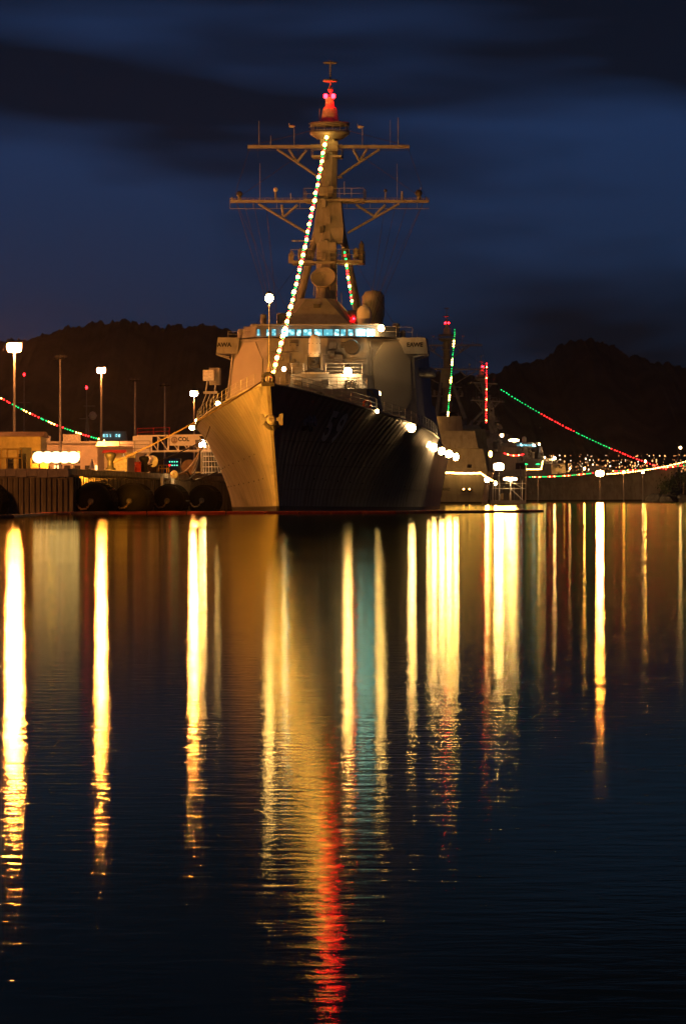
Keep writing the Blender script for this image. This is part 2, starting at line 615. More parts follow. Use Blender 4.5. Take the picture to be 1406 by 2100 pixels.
def text_mesh(txt, size=1.0, bold=0.0):
    cu = bpy.data.curves.new('lettering', 'FONT')
    cu.body = txt
    cu.size = size
    cu.offset = bold
    cu.resolution_u = 4
    cu.align_x = 'CENTER'
    ob = bpy.data.objects.new('lettering', cu)
    COL.objects.link(ob)
    bpy.context.view_layer.update()
    me = bpy.data.meshes.new_from_object(ob.evaluated_get(bpy.context.evaluated_depsgraph_get()))
    bpy.data.objects.remove(ob)
    return me


def number_on_hull(txt, ud0, t0, du, dt, off, mt, name, bold):
    me = text_mesh(txt, 1.0, bold)
    bm = bmesh.new()
    bm.from_mesh(me)
    bmesh.ops.triangulate(bm, faces=bm.faces)
    for _ in range(2):
        bmesh.ops.subdivide_edges(bm, edges=[e for e in bm.edges if e.calc_length() > 0.12], cuts=1)
    for v in bm.verts:
        ud, t = ud0 + v.co.x * du, t0 + v.co.y * dt
        p = hull_pt(ud, t, 1)
        e1 = hull_pt(ud + 0.2, t, 1) - p
        e2 = hull_pt(ud, t + 0.02, 1) - p
        nrm = e1.cross(e2).normalized()
        if nrm.x < 0:
            nrm = -nrm
        v.co = p + nrm * off
    bm.to_mesh(me)
    bm.free()
    me.name = name
    me.materials.append(mt)
    return link(name, me, hull)


HN = dict(ud=17.5, t=0.60)
for k, ch in enumerate('59'):
    number_on_hull(ch, 14.0 + k * 2.7 + 0.22, 0.655 - 0.012, 3.9, 0.36, 0.025, M['black'], 'number_shadow', 0.03)
    number_on_hull(ch, 14.0 + k * 2.7, 0.655, 3.9, 0.36, 0.05, M['mark'], 'hull_number', 0.03)
# draught marks near the stem
for k in range(6):
    for side in (-1, 1):
        mb = MB()
        p = hull_pt(1.4, 0.08 + k * 0.07, side)
        mb.box((p.x + side * 0.03, p.y, p.z), (0.05, 0.16, 0.1))
        mb.build('draught_mark', M['array'], hull)
# rows of small scuttle drains down the port and starboard plating
for side in (-1, 1):
    for zt in (0.3, 0.52):
        mb = MB()
        for k in range(9):
            p = hull_pt(14 + k * 4.2, zt, side)
            mb.box((p.x + side * 0.02, p.y, p.z), (0.1, 0.16, 0.12))
        mb.build('drain_row', M['black'], hull, kind='stuff')

# bullnose, jackstaff
mb = MB()
ring = [(0.42 * math.cos(a), -0.05, 10.62 + 0.42 * math.sin(a)) for a in [2 * PI * k / 18 for k in range(19)]]
mb.tube(ring, 0.15, 8, cap=False)
mb.box((0, 0.1, 10.05), (1.0, 0.7, 0.3))
mb.build('bullnose', M['dark'], ship)
mb = MB()
mb.tube([(0.0, 0.9, 10.2), (0.0, 0.9, 16.75)], 0.06, 6, r1=0.04)
mb.bar((0, 0.9, 12.2), (-0.5, 2.4, 10.0), 0.05)
mb.bar((0, 0.9, 12.2), (0.5, 2.4, 10.0), 0.05)
js = mb.build('jackstaff', M['white_worn'], ship)


def lamp_on(parent, p, r, g, hood=True, name='deck_light'):
    """small ship's lantern: caged housing with a glass globe"""
    p = Vector(p)
    m = MB()
    m.lathe([(r * 0.5, r * 0.95), (r * 0.8, r * 1.05), (r * 0.55, r * 1.5), (0.05, r * 1.7)], p, 10)
    m.bar(p + Vector((0, r * 1.05, -r * 1.6)), p + Vector((0, r * 1.05, r * 1.3)), r * 0.2)
    m.bar(p + Vector((0, r * 1.1, r * 1.2)), p + Vector((0, 0, r * 1.2)), r * 0.2)
    h = m.build(name, M['dark'], parent)
    m = MB()
    m.lathe([(r * 0.3, -r * 0.95), (r * 0.75, -r * 0.65), (r, 0), (r * 0.75, r * 0.65), (r * 0.4, r * 0.93)], p, 12)
    m.build('lens', g, h)
    return h


lamp_on(ship, (0, 0.9, 17.05), 0.34, G['jack_lamp'], name='jackstaff_light')


def anchor(parent, c, rz):
    """stockless anchor housed crown outwards"""
    e = bpy.data.objects.new('anchor', None)
    COL.objects.link(e)
    e.parent = parent
    e.location = c
    e.rotation_euler = (R(-12), 0, rz)
    m = MB()
    m.lathe([(0.5, 0.0), (0.62, 0.25), (0.72, 0.55)], (0, 0.25, 0), 16, axis='y')
    m.build('hawse_ring', M['dark'], e)
    m = MB()
    m.lathe([(0.22, -0.12), (0.4, -0.06), (0.42, 0.25)], (0, 0, 0), 14, axis='y')
    m.bar((-0.88, 0.05, 0), (0.88, 0.05, 0), 0.22, 0.24)
    m.build('crown', M['grey'], e)
    for s in (-1, 1):
        m = MB()
        pts = [(s * 0.5, 0, -0.1), (s * 0.66, 0, -0.46), (s * 0.9, 0, -0.46), (s * 0.9, 0, 0.46), (s * 0.66, 0, 0.46), (s * 0.5, 0, 0.1)]
        m.prism(pts, (0, 0.16, 0))
        m.build('fluke', M['grey'], e)
    m = MB()
    m.bar((-0.16, -0.14, 0), (0.16, -0.14, 0), 0.06)
    m.tube([(0.1, 0.1, -0.3), (0.05, 0.0, -0.6), (0.2, 0.15, -0.85)], 0.07, 6)
    m.tube([(-0.25, 0.1, -0.35), (-0.2, 0.05, -0.7), (0.0, 0.2, -0.85)], 0.06, 6)
    m.build('shackle', M['dark'], e)


anchor(ship, SP(557, 860, 2.1), 0)
p = hull_pt(8.0, 0.78, 1)
anchor(ship, p + Vector((0.25, -0.2, 0)), R(58))

# ---- main deckhouse: faceted block, leaning inwards
def facet_block(parent, name, mt, plan0, z0, plan1, z1, mi=0):
    """loft between two plans (list of (v,u))"""
    m = MB()
    n = len(plan0)
    vs = [(a, b, z0) for a, b in plan0] + [(a, b, z1) for a, b in plan1]
    fs = [tuple(range(n))[::-1], tuple(range(n, 2 * n))]
    for k in range(n):
        fs.append((k, (k + 1) % n, n + (k + 1) % n, n + k))
    m.add(vs, fs)
    return m.build(name, mt, parent)


uF, uS = 50.0, 54.0
zB, zT = 6.9, S(650, 692, 50.0)[1]
fl0, fr0 = S(543, 800, uF)[0], S(757, 800, uF)[0]
fl1, fr1 = S(549, 700, uF + .8)[0], S(751, 700, uF + .8)[0]
sl0, sr0 = S(457, 800, uS)[0], S(858, 800, uS)[0]
sl1, sr1 = S(478, 700, uS + .8)[0], S(846, 700, uS + .8)[0]
deckhouse = facet_block(ship, 'deckhouse', M['grey'],
                        [(fl0, uF), (fr0, uF), (sr0, uS), (sr0, 84), (sl0, 84), (sl0, uS)], zB,
                        [(fl1, uF + .8), (fr1, uF + .8), (sr1, uS + .8), (sr1, 83), (sl1, 83), (sl1, uS + .8)], zT)
# octagonal arrays on the slanted corner facets


def on_quad(q, a, b, off):
    """bilinear point on quad (bl, br, tr, tl), pushed out along its normal"""
    p = (q[0] * (1 - a) + q[1] * a) * (1 - b) + (q[3] * (1 - a) + q[2] * a) * b
    n = (q[1] - q[0]).cross(q[3] - q[0]).normalized()
    return p + n * off


qL = [Vector((sl0, uS, zB)), Vector((fl0, uF, zB)), Vector((fl1, uF + .8, zT)), Vector((sl1, uS + .8, zT))]
qR = [Vector((fr0, uF, zB)), Vector((sr0, uS, zB)), Vector((sr1, uS + .8, zT)), Vector((fr1, uF + .8, zT))]
for q in (qL, qR):
    c2 = [(0.22, 0.0), (0.78, 0.0), (1, 0.2), (1, 0.74), (0.72, 1), (0.28, 1), (0, 0.74), (0, 0.2)]
    m = MB()
    a0, a1, b0, b1 = 0.12, 0.9, 0.25, 0.96
    o1 = [on_quad(q, a0 + (a1 - a0) * x, b0 + (b1 - b0) * y, -0.05) for x, y in c2]
    nn = (q[1] - q[0]).cross(q[3] - q[0]).normalized()
    m.prism(o1, nn * 0.17)
    m.build('radar_array', M['array'], deckhouse)
# lower sponson strip and vents below the arrays, doors
m = MB()
m.prism([on_quad(qL, x, y, 0.0) for x, y in ((0.0, 0.15), (1, 0.15), (1, 0.18), (0, 0.18))], (-0.1, -0.1, 0))
m.build('ledge', M['grey'], deckhouse)
m = MB()
m.prism([on_quad(qR, x, y, 0.0) for x, y in ((0.0, 0.15), (1, 0.15), (1, 0.18), (0, 0.18))], (0.1, -0.1, 0))
m.build('ledge', M['grey'], deckhouse)
# fittings on the front face
for (px, py, w_, h_, d_) in ((694, 742, 0.75, 1.3, 0.5), (576, 772, 1.0, 1.2, 0.6), (706, 775, 1.1, 1.0, 0.5), (588, 735, 0.5, 0.8, 0.3)):
    p = SP(px, py, uF - d_ / 2 + 0.1)
    m = MB()
    m.box((p.x, p.y, p.z - h_ / 2), (w_, d_, h_))
    m.build('equipment_locker', M['grey'], deckhouse)
m = MB()
p = SP(722, 712, uF)
m.lathe([(0.62, -0.7), (0.7, -0.5), (0.7, 0.3)], p, 14, axis='y')
m.build('vent_drum', M['dark'], deckhouse)

# bridge wings
for (xa, xb, xc, xd, lab) in ((447, 477, 443, 470, 'AWA'), (815, 872, 812, 877, 'EAWE')):
    u0 = 53.4
    a, b, c, d = SP(xc, 725, u0 + 0.3), SP(xd, 725, u0 + 0.3), SP(xb, 692, u0), SP(xa, 692, u0)
    if xa < 600:
        b.x += 0.8
        c.x += 0.6
    else:
        a.x -= 1.4
        d.x -= 1.4
    m = MB()
    m.prism([a, b, c, d], (0, 4.2, 0))
    wing = m.build('bridge_wing', M['grey'], ship)
    # bracket under the wing
    m = MB()
    if xa < 600:
        m.bar(SP(444, 727, u0 + .6), SP(470, 732, u0 + .6), 0.12)
        m.bar(SP(444, 727, u0 + .6), SP(444, 727, u0 + .6) + Vector((0, 3, 0)), 0.1)
        m.bar(SP(444, 727, u0 + .6) + Vector((0, 3, 0)), SP(470, 732, u0 + .6) + Vector((0, 3, -.2)), 0.12)
        m.bar(SP(444, 725, u0 + .6), SP(444, 728, u0 + .6), 0.1)
    else:
        m.bar(SP(876, 727, u0 + .6), SP(846, 732, u0 + .6), 0.12)
        m.bar(SP(876, 727, u0 + .6), SP(876, 727, u0 + .6) + Vector((0, 3, 0)), 0.1)
        m.bar(SP(876, 727, u0 + .6) + Vector((0, 3, 0)), SP(846, 732, u0 + .6) + Vector((0, 3, -.2)), 0.12)
    m.build('bracket', M['grey'], wing)
    # small dark award letters
    me = text_mesh(lab, 0.55, 0.02)
    me.name = 'award_mark'
    me.materials.append(M['black'])
    o = link('award_mark', me, wing)
    pc = SP(460 if xa < 600 else 850, 711, u0 - 0.02 + 0.12)
    o.location = (pc.x, pc.y - 0.05, pc.z)
    o.rotation_euler = (R(90), 0, 0)

# bridge house with its row of lit windows
zb0 = S(650, 691, 50.6)[1]
zb1 = S(650, 668, 50.6)[1]
bl, br = S(523, 680, 50.4)[0], S(776, 680, 50.4)[0]
bridge = facet_block(ship, 'bridge', M['grey'],
                     [(bl, 50.4), (br, 50.4), (br + 1.5, 53.5), (br + 1.5, 70), (bl - 1.5, 70), (bl - 1.5, 53.5)], zb0 + .02,
                     [(bl + .1, 50.9), (br - .1, 50.9), (br + 1.3, 53.8), (br + 1.3, 69), (bl - 1.3, 69), (bl - 1.3, 53.8)], zb1)
wx = [(527, 533), (546, 552), (557, 566), (578, 590), (592, 605), (608, 618), (621, 639.5), (643.5, 661.5), (663, 683), (685, 696), (698, 709), (713, 724), (730, 749), (752, 767)]
for xa, xb in wx:
    a, b = SP(xa, 689, 50.42), SP(xb, 689, 50.42)
    c, d = SP(xb, 675, 50.72), SP(xa, 675, 50.72)
    m = MB()
    m.prism([p_ + Vector((0, -0.05, 0)) for p_ in (a, b, c, d)], (0, 0.04, 0))
    wn = m.build('bridge_window', G['window_bright' if xa in (578, 730, 752) else 'window'], bridge)
    m = MB()
    for p_, q_ in ((a, b), (b, c), (c, d), (d, a)):
        m.bar(p_ + Vector((0, -0.08, 0)), q_ + Vector((0, -0.08, 0)), 0.05)
    m.build('frame', M['dark'], bridge)
m = MB()
m.box(((bl + br) / 2, 51.6, zb1), (br - bl + 0.5, 3.0, 0.14))
m.build('roof_overhang', M['grey'], bridge)

# sloping director tower above the bridge
z2 = S(650, 612, 57)[1]
tl, tr = S(628, 612, 57.5)[0], S(668, 612, 57.5)[0]
ml, mr = S(597, 668, 54.5)[0], S(702, 668, 54.5)[0]
tower = facet_block(ship, 'director_tower', M['grey'],
                    [(ml - .6, 54), (mr + .9, 54), (mr + 1.4, 57), (mr + 1.4, 66), (ml - 1.4, 66), (ml - 1.4, 57)], zb1 + 0.02,
                    [(tl, 57), (tr, 57), (tr + .8, 58.4), (tr + .8, 64), (tl - .8, 64), (tl - .8, 58.4)], z2)
p = SP(650, 627, 56.1)
m = MB()
m.box((p.x, p.y, p.z - .2), (0.65, 0.5, 0.36))
m.build('hatch', M['dark'], tower)
for k in range(3):
    p = SP(650, 640 + k * 7, 55.9 - k * .35)
    m = MB()
    m.bar((p.x - .35, p.y, p.z), (p.x + .35, p.y, p.z), 0.06)
    m.build('rung', M['grey'], tower)

# fire control dish in front of the mast
dc = SP(662, 569, 59.5)
m = MB()
prof = [(0.02, 0.32), (0.5, 0.24), (0.9, 0.1), (1.16, -0.1), (1.19, -0.1), (1.1, 0.25), (0.5, 0.55), (0.02, 0.6)]
m.lathe(prof, (0, 0, 0), 26, axis='y')
dish = m.build('radar_dish', M['array'], ship)
dish.location = dc
dish.rotation_euler = (R(-38), 0, R(-4))
m = MB()
m.tube([(0, 0.3, 0), (0, -0.75, 0)], 0.035, 6)
m.lathe([(0.03, -0.85), (0.09, -0.8), (0.09, -0.7)], (0, 0, 0), 8, axis='y')
for a in (0.7, 2.8, 4.9):
    m.tube([(1.05 * math.cos(a), 0.0, 1.05 * math.sin(a)), (0, -0.75, 0)], 0.02, 5)
m.build('feed_horn', M['grey'], dish)
m = MB()
m.lathe([(0.8, z2), (0.75, z2 + 0.6), (0.5, z2 + 0.9), (0.42, dc.z - 0.6)], (dc.x, 60.6, 0), 14)
m.box((dc.x, 60.6, dc.z - 0.8), (1.3, 0.8, 1.3))
m.build('dish_pedestal', M['grey'], ship)

# ---- the mast
mast = bpy.data.objects.new('mast', None)
COL.objects.link(mast)
mast.parent = ship


def trunk(name, pts, mt=None, n=8, asp=1.0):
    """tapered polygonal trunk through (px_left, px_right, py, u)"""
    m = MB()
    vs, fs = [], []
    for (xl, xr, y, u) in pts:
        a, z = S(xl, y, u)
        b, _ = S(xr, y, u)
        c, r = (a + b) / 2, (b - a) / 2 / math.cos(PI / n)
        for k in range(n):
            an = 2 * PI * (k + 0.5) / n
            vs.append((c + r * math.cos(an), u + r * asp * math.sin(an), z))
    for i in range(len(pts) - 1):
        for k in range(n):
            fs.append((i * n + k, i * n + (k + 1) % n, (i + 1) * n + (k + 1) % n, (i + 1) * n + k))
    m.add(vs, fs)
    q = len(pts) - 1
    m.add(vs[:n], [tuple(range(n))])
    m.add(vs[q * n:], [tuple(range(n))])
    return m.build(name, mt or M['grey'], mast)


trunk('mast_trunk', [(646, 692, 668, 61), (649, 690, 540, 62.4), (650, 690, 430, 63.6), (656, 690, 400, 64), (661, 692, 310, 65.2), (662, 692, 275, 65.6)])
trunk('mast_shoulder', [(648, 704, 500, 63.3), (645, 706, 470, 63.5), (652, 700, 415, 63.9), (656, 696, 406, 64)], n=4, asp=0.9)
# raked tripod legs
for (x0, y0, u0, x1, y1, u1, r) in ((650, 470, 64.2, 603, 660, 72, 0.4), (700, 470, 64.2, 738, 660, 72, 0.4)):
    m = MB()
    m.tube([SP(x0, y0, u0), SP(x1, y1, u1)], r * .85, 8, r1=r * 1.15)
    m.build('tripod_leg', M['grey'], mast)
# platforms with railings


def rail_pts(m, pts, h=1.0, r=0.025, posts=True, n=2):
    for k in range(1, n + 1):
        m.tube([Vector(p) + Vector((0, 0, h * k / n)) for p in pts], r, 4)
    if posts:
        for a, b in zip(pts, pts[1:]):
            a, b = Vector(a), Vector(b)
            q = max(1, int((b - a).length / 1.1))
            for i in range(q + 1):
                p_ = a.lerp(b, i / q)
                m.tube([p_, p_ + Vector((0, 0, h))], r * 1.1, 4)


def platform(xl, xr, y, u0, u1, th=0.28, rail=1.0, name='mast_platform'):
    a, z = S(xl, y, u0)
    b, _ = S(xr, y, u0)
    m = MB()
    m.box(((a + b) / 2, (u0 + u1) / 2, z - th), (b - a, u1 - u0, th))
    o = m.build(name, M['grey'], mast)
    if rail:
        m = MB()
        rail_pts(m, [(a, u1, z), (a, u0, z), (b, u0, z), (b, u1, z)], rail)
        m.build('railing', M['grey'], o)
    return o


platform(595, 640, 534, 61.5, 65.5)
platform(688, 743, 533, 61.5, 65.5)
platform(640, 688, 536, 61.2, 62.2, 0.18, 0.8)
platform(622, 745, 408, 62.6, 66.2, 0.22, 1.0)
platform(638, 700, 318, 64.2, 66.6, 0.2, 1.0)
platform(648, 700, 361, 64.4, 66.2, 0.12, 0)
# platform gear
for (px, py, u, w_, h_) in ((597, 530, 62, 0.5, 0.9), (668, 392, 63.4, 1.4, 0.9), (741, 520, 62, 0.45, 1.9), (664, 505, 62.0, 0.9, 0.8), (682, 508, 62.0, 0.7, 1.0),
                           (662, 296, 64.8, 0.5, 1.0), (683, 300, 64.6, 0.9, 0.9)):
    p = SP(px, py, u)
    m = MB()
    m.box((p.x, p.y, p.z - h_ / 2), (w_, 0.5, h_))
    m.lathe([(w_ * .25, h_ / 2), (w_ * .2, h_ / 2 + .25)], p, 8)
    m.build('mast_equipment', M['dark'] if px > 700 else M['grey'], mast)
# left and right spurs
m = MB()
m.bar(SP(598, 494, 62), SP(640, 494, 63), 0.12)
m.bar(SP(700, 508, 62), SP(706, 508, 62), 0.16)
m.build('spur', M['white_worn'], mast)

# yards


def yard(xl, xr, y, u, th, deep, braces, lattice):
    a, b = SP(xl, y, u), SP(xr, y, u)
    m = MB()
    m.bar(a, b, deep * 1.6, th)
    yd = m.build('yard', M['grey'], mast)
    m = MB()
    if lattice:
        top = [a + Vector((0, 0, th * 1.2)), b + Vector((0, 0, th * 1.2))]
        bot = [a + Vector((0, 0, -th * 2.6)), b + Vector((0, 0, -th * 2.6))]
        m.tube(top, 0.03, 4)
        m.tube(bot, 0.03, 4)
        q = 34
        for i in range(q + 1):
            p_ = a.lerp(b, i / q)
            m.tube([p_ + Vector((0, -.1, -th * (2.6 if i % 4 == 0 else 0.5))), p_ + Vector((0, -.1, th * 1.2))], 0.022, 4)
        m.build('yard_netting', M['grey'], yd)
    else:
        q = 16
        for i in range(q + 1):
            p_ = a.lerp(b, i / q)
            L = 0.9 if i % 4 == 1 else 0.35
            m.tube([p_, p_ + Vector((0, 0, -L))], 0.02, 4)
        m.tube([a + Vector((0, 0, -.35)), b + Vector((0, 0, -.35))], 0.016, 4)
        m.build('footrope', M['dark'], yd)
    for (x0, y0, x1, y1) in braces:
        m = MB()
        m.tube([SP(x0, y0, u), SP(x1, y1, u + 0.1)], 0.13, 6)
        m.build('brace', M['grey'], yd)
    return yd


y1 = yard(508, 839, 301, 65.0, 0.3, 0.3, [(568, 306, 650, 361), (778, 306, 695, 361), (592, 306, 608, 331), (628, 308, 610, 331), (724, 306, 737, 331), (752, 306, 736, 332)], False)
y2 = yard(472, 879, 413, 63.6, 0.26, 0.34, [(530, 418, 630, 478), (818, 418, 712, 478), (578, 420, 580, 444), (610, 420, 582, 445), (730, 420, 768, 444), (790, 420, 766, 444)], True)
# aerials and sensors on the yards
for (px, y0, y1_, u, r) in ((531, 300, 248, 65, .05), (555, 300, 278, 65, .06), (603, 300, 258, 65, .045), (743, 300, 258, 65, .05), (800, 300, 246, 65, .03), (816, 300, 240, 65, .06),
                           (533, 412, 335, 63.6, .03), (565, 412, 390, 63.6, .12), (814, 412, 336, 63.6, .025), (491, 412, 402, 63.6, .2), (790, 412, 392, 63.6, .08), (824, 412, 392, 63.6, .14),
                           (858, 412, 402, 63.6, .22), (862, 412, 384, 63.6, .06), (476, 412, 404, 63.6, .1), (874, 412, 404, 63.6, .1), (596, 412, 396, 63.6, .06), (706, 400, 372, 63.6, .06), (655, 250, 222, 65.4, .05)):
    m = MB()
    m.tube([SP(px, y0, u), SP(px, y1_, u)], r, 6, r1=r * .7)
    m.build('aerial', M['grey'], mast)
for (px, py, u) in ((599, 259, 65), (739, 260, 65)):
    m = MB()
    c = SP(px, py, u)
    m.lathe([(0.06, -.3), (0.13, -.22), (0.13, .1), (0.05, .22)], c, 8, axis='x')
    m.bar(c, c + Vector((0.3, 0, 0)), 0.06)
    m.box((c.x - .28, c.y, c.z - .02), (0.04, 0.3, 0.3))
    m.build('wind_vane', M['white_worn'], mast)
for (px, py, u, r) in ((565, 389, 63.6, .22), (491, 398, 63.6, .3), (858, 396, 63.6, .34), (790, 391, 63.6, .16)):
    m = MB()
    m.lathe([(r * .5, -r), (r, -.3 * r), (r, .3 * r), (r * .6, .85 * r), (0.02, r)], SP(px, py, u), 10)
    m.build('sensor_ball', M['white_worn'] if px == 565 else M['dark'], mast)
# round topmast platform, cone and tip
zc = S(676, 275, 65.7)
m = MB()
x_, z_ = zc
m.lathe([(1.2, z_ - .5), (1.75, z_ - .1), (1.9, z_), (1.9, z_ + .22), (0.9, z_ + .25)], (x_, 65.7, 0), 24)
tp = m.build('top_platform', M['grey'], mast)
m = MB()
zz = S(676, 256, 65.7)[1]
m.lathe([(1.86, zz - .1), (1.86, zz + .2), (1.2, zz + .24)], (x_, 65.7, 0), 24)
for k in range(14):
    a = 2 * PI * k / 14
    m.bar((x_ + 1.75 * math.cos(a), 65.7 + 1.75 * math.sin(a), z_ + .2), (x_ + 1.75 * math.cos(a), 65.7 + 1.75 * math.sin(a), zz), 0.07)
m.build('antenna_ring', M['grey'], tp)
m = MB()
for k in range(3):
    pts = [(x_ + 2.0 * math.cos(a), 65.7 + 2.0 * math.sin(a), z_ + .3 + .35 * k) for a in [2 * PI * j / 20 for j in range(21)]]
    m.tube(pts, 0.02, 4, cap=False)
m.build('railing', M['grey'], tp)
zt = lambda py: S(676, py, 65.7)[1]
m = MB()
m.lathe([(0.95, zt(252)), (0.85, zt(246)), (0.72, zt(226)), (0.62, zt(221)), (0.45, zt(219)), (0.42, zt(203)), (0.55, zt(202)), (0.55, zt(200))], (x_, 65.7, 0), 14)
tm = m.build('topmast', M['white_worn'], mast)
m = MB()
m.tube([(x_ + .05, 65.7, zt(201)), (x_ + .05, 65.7, zt(124))], 0.085, 6)
m.lathe([(0.12, zt(190)), (0.3, zt(184)), (0.12, zt(178))], (x_ + .05, 65.7, 0), 10)
m.lathe([(0.6, zt(168)), (0.72, zt(167)), (0.72, zt(164)), (0.6, zt(163))], (x_ + .05, 65.7, 0), 16)
pts = [(x_ + .05 + .62 * math.cos(a), 65.7 + .62 * math.sin(a), zt(129)) for a in [2 * PI * j / 16 for j in range(17)]]
m.tube(pts, 0.07, 6, cap=False)
m.bar((x_ - .55, 65.7, zt(129)), (x_ + .65, 65.7, zt(129)), 0.06)
m.bar((x_ + .05, 65.1, zt(129)), (x_ + .05, 66.3, zt(129)), 0.06)
m.build('mast_tip', M['grey'], mast)
for dx in (-.36, .36):
    m = MB()
    m.lathe([(0.1, -.22), (0.19, -.14), (0.19, .14), (0.08, .22)], (x_ + dx, 65.25, zt(198)), 10)
    m.build('red_mast_light', G['red_lamp'], mast)
rnd_f = random.Random(9)
for k in range(13):
    px = 660 + rnd_f.uniform(-2, 26)
    py = 330 + k * 25 + rnd_f.uniform(-6, 6)
    p = SP(px, py, 62.2 - (py - 500) * .008)
    m = MB()
    m.box((p.x, p.y - .35, p.z), (rnd_f.uniform(.2, .5), .5, rnd_f.uniform(.25, .7)))
    m.build('mast_fitting', M['grey'] if k % 3 else M['dark'], mast)
for side in (0, 1):
    m = MB()
    m.tube([SP(658 + side * 20, 530, 61.8), SP(664 + side * 18, 410, 63.0)], .035, 4)
    m.build('mast_cable', M['dark'], mast)
for (xa, xb, py0, h_) in ((612, 636, 533, 20), (698, 738, 532, 26)):
    for k in range(2):
        px = xa + (xb - xa) * (.2 + .6 * k)
        p = SP(px, py0, 63)
        m = MB()
        m.lathe([(.25, 0), (.3, .1), (.3, .9), (.1, 1.1)], p, 10)
        m.build('aerial_drum', M['grey'], mast)
# signal halyards
m = MB()
for (px, k) in ((484, 0), (500, 1), (520, 2), (545, 3), (790, 4), (812, 5), (836, 6), (868, 7)):
    a = SP(px, 414, 63.6)
    b = SP(560 + k * 3 if px < 700 else 742 + k * 3, 662, 66)
    m.tube([a, b], 0.024, 4)
for (xa, ya, ua, xb, yb, ub) in ((640, 300, 65, 480, 411, 63.6), (712, 300, 65, 872, 411, 63.6), (512, 303, 65, 478, 411, 63.6), (836, 303, 65, 874, 411, 63.6), (664, 262, 65, 512, 299, 65), (690, 262, 65, 836, 299, 65),
                               (484, 414, 63.6, 600, 660, 70), (868, 414, 63.6, 748, 660, 70), (640, 500, 63, 520, 672, 56), (704, 500, 63, 812, 672, 56)):
    m.tube([SP(xa, ya, ua), SP(xb, yb, ub)], 0.022, 4)
m.build('halyard_set', M['rope'], mast, kind='stuff')

# domes, aerial drums and lockers on the bridge roof
p = SP(746, 662, 53.6)
m = MB()
zz = p.z
m.lathe([(0.5, zz - .3), (0.62, zz), (0.68, zz + .25), (0.68, zz + 1.0), (0.55, zz + 1.35), (0.3, zz + 1.55), (0.02, zz + 1.62)], (p.x, 53.6, 0), 20)
m.build('radome', M['white'], ship)
m = MB()
m.lathe([(0.3, zb1), (0.3, zz - .25)], (p.x, 53.6, 0), 10)
m.build('radome_post', M['dark'], ship)
p = SP(765, 656, 68)
m = MB()
zz = p.z
m.lathe([(0.8, zz - 2.2), (0.95, zz), (1.08, zz + .4), (1.08, zz + 2.2), (0.8, zz + 2.7), (0.02, zz + 2.85)], (p.x, 68, 0), 20)
m.build('tall_radome', M['array'], ship)
for (px, py, u, r, h) in ((520, 688, 55, .33, 1.0), (812, 688, 55, .33, 1.05), (826, 690, 55.5, .22, .5), (495, 690, 55, .35, .6), (722, 660, 58, .45, 1.0), (578, 666, 58, .5, 1.0), (540, 666, 57, .3, .9)):
    p = SP(px, py, u)
    m = MB()
    m.lathe([(r * .8, -.5), (r, 0.05), (r, h), (r * .7, h + .08)], p, 12)
    m.build('roof_drum', M['grey'], ship)
m = MB()
p = SP(726, 654, 58)
m.lathe([(0.05, -.1), (0.11, 0), (0.05, .1)], p + Vector((0, -.6, 0)), 8)
m.build('red_signal_light', G['red_lamp'], ship)
m = MB()
for (xa, xb, py, u) in ((468, 500, 691, 54.2), (500, 545, 690, 52), (772, 812, 690, 52), (815, 845, 691, 54.2)):
    rail_pts(m, [SP(xa, py, u), SP(xb, py, u)], 0.5 if xa < 500 else 0.9)
m.build('roof_railing', M['grey'], ship)
for (xa, ya, xb, yb, u) in ((739, 632, 737, 612, 60), (643, 608, 644, 585, 58), (655, 608, 650, 586, 58), (700, 655, 700, 600, 64), (690, 610, 688, 594, 60), (604, 640, 606, 598, 62), (612, 640, 616, 600, 62)):
    m = MB()
    m.tube([SP(xa, ya, u), SP(xb, yb, u)], 0.06, 6, r1=.04)
    m.build('whip_aerial', M['grey'], ship)

# close-in gun on its platform
zplat = S(645, 768, 45)[1]
pl, pr = S(598, 768, 44.2)[0], S(742, 768, 44.2)[0]
plat = facet_block(ship, 'gun_house', M['grey'], [(pl - .5, 43), (pr + .5, 43), (pr + 1.2, 50.2), (pl - 1.2, 50.2)], 7.0, [(pl, 43.6), (pr, 43.6), (pr + .6, 50.1), (pl - .6, 50.1)], zplat)
m = MB()
m.box((S(646, 768, 44)[0], 43.9, zplat), (2.4, 1.2, 0.16))
m.build('gun_house_ledge', M['white_worn'], plat)
low = facet_block(ship, 'breakwater_house', M['grey'], [(pl - 1.6, 40.2), (pr + 1.0, 40.2), (pr + 2.2, 43.2), (pl - 2.2, 43.2)], 7.1, [(pl - 1.2, 40.6), (pr + .6, 40.6), (pr + 1.6, 43.1), (pl - 1.6, 43.1)], S(645, 797, 40.6)[1])
gx = S(644, 700, 45.5)[0]
gz = S(644, 762, 45.5)[1]
cg = bpy.data.objects.new('close_in_gun', None)
COL.objects.link(cg)
cg.parent = ship
cg.location = (gx, 45.8, gz)
m = MB()
m.lathe([(0.85, -.3), (0.85, .12), (0.6, .2)], (0, 0, 0), 18)
m.build('turntable', M['dark'], cg)
for s in (-1, 1):
    m = MB()
    m.prism([(s * .82, -.7, .1), (s * .82, .6, .1), (s * .82, .35, 1.55), (s * .82, -.35, 1.55)], (-s * .22, 0, 0))
    m.build('side_arm', M['grey'], cg)
m = MB()
m.box((0, 0.1, 0.35), (0.95, 0.9, 1.15))
m.lathe([(0.26, -1.0), (0.34, -.9), (0.34, -.2)], (0, 0, 0.85), 14, axis='y')
m.build('mount', M['dark'], cg)
m = MB()
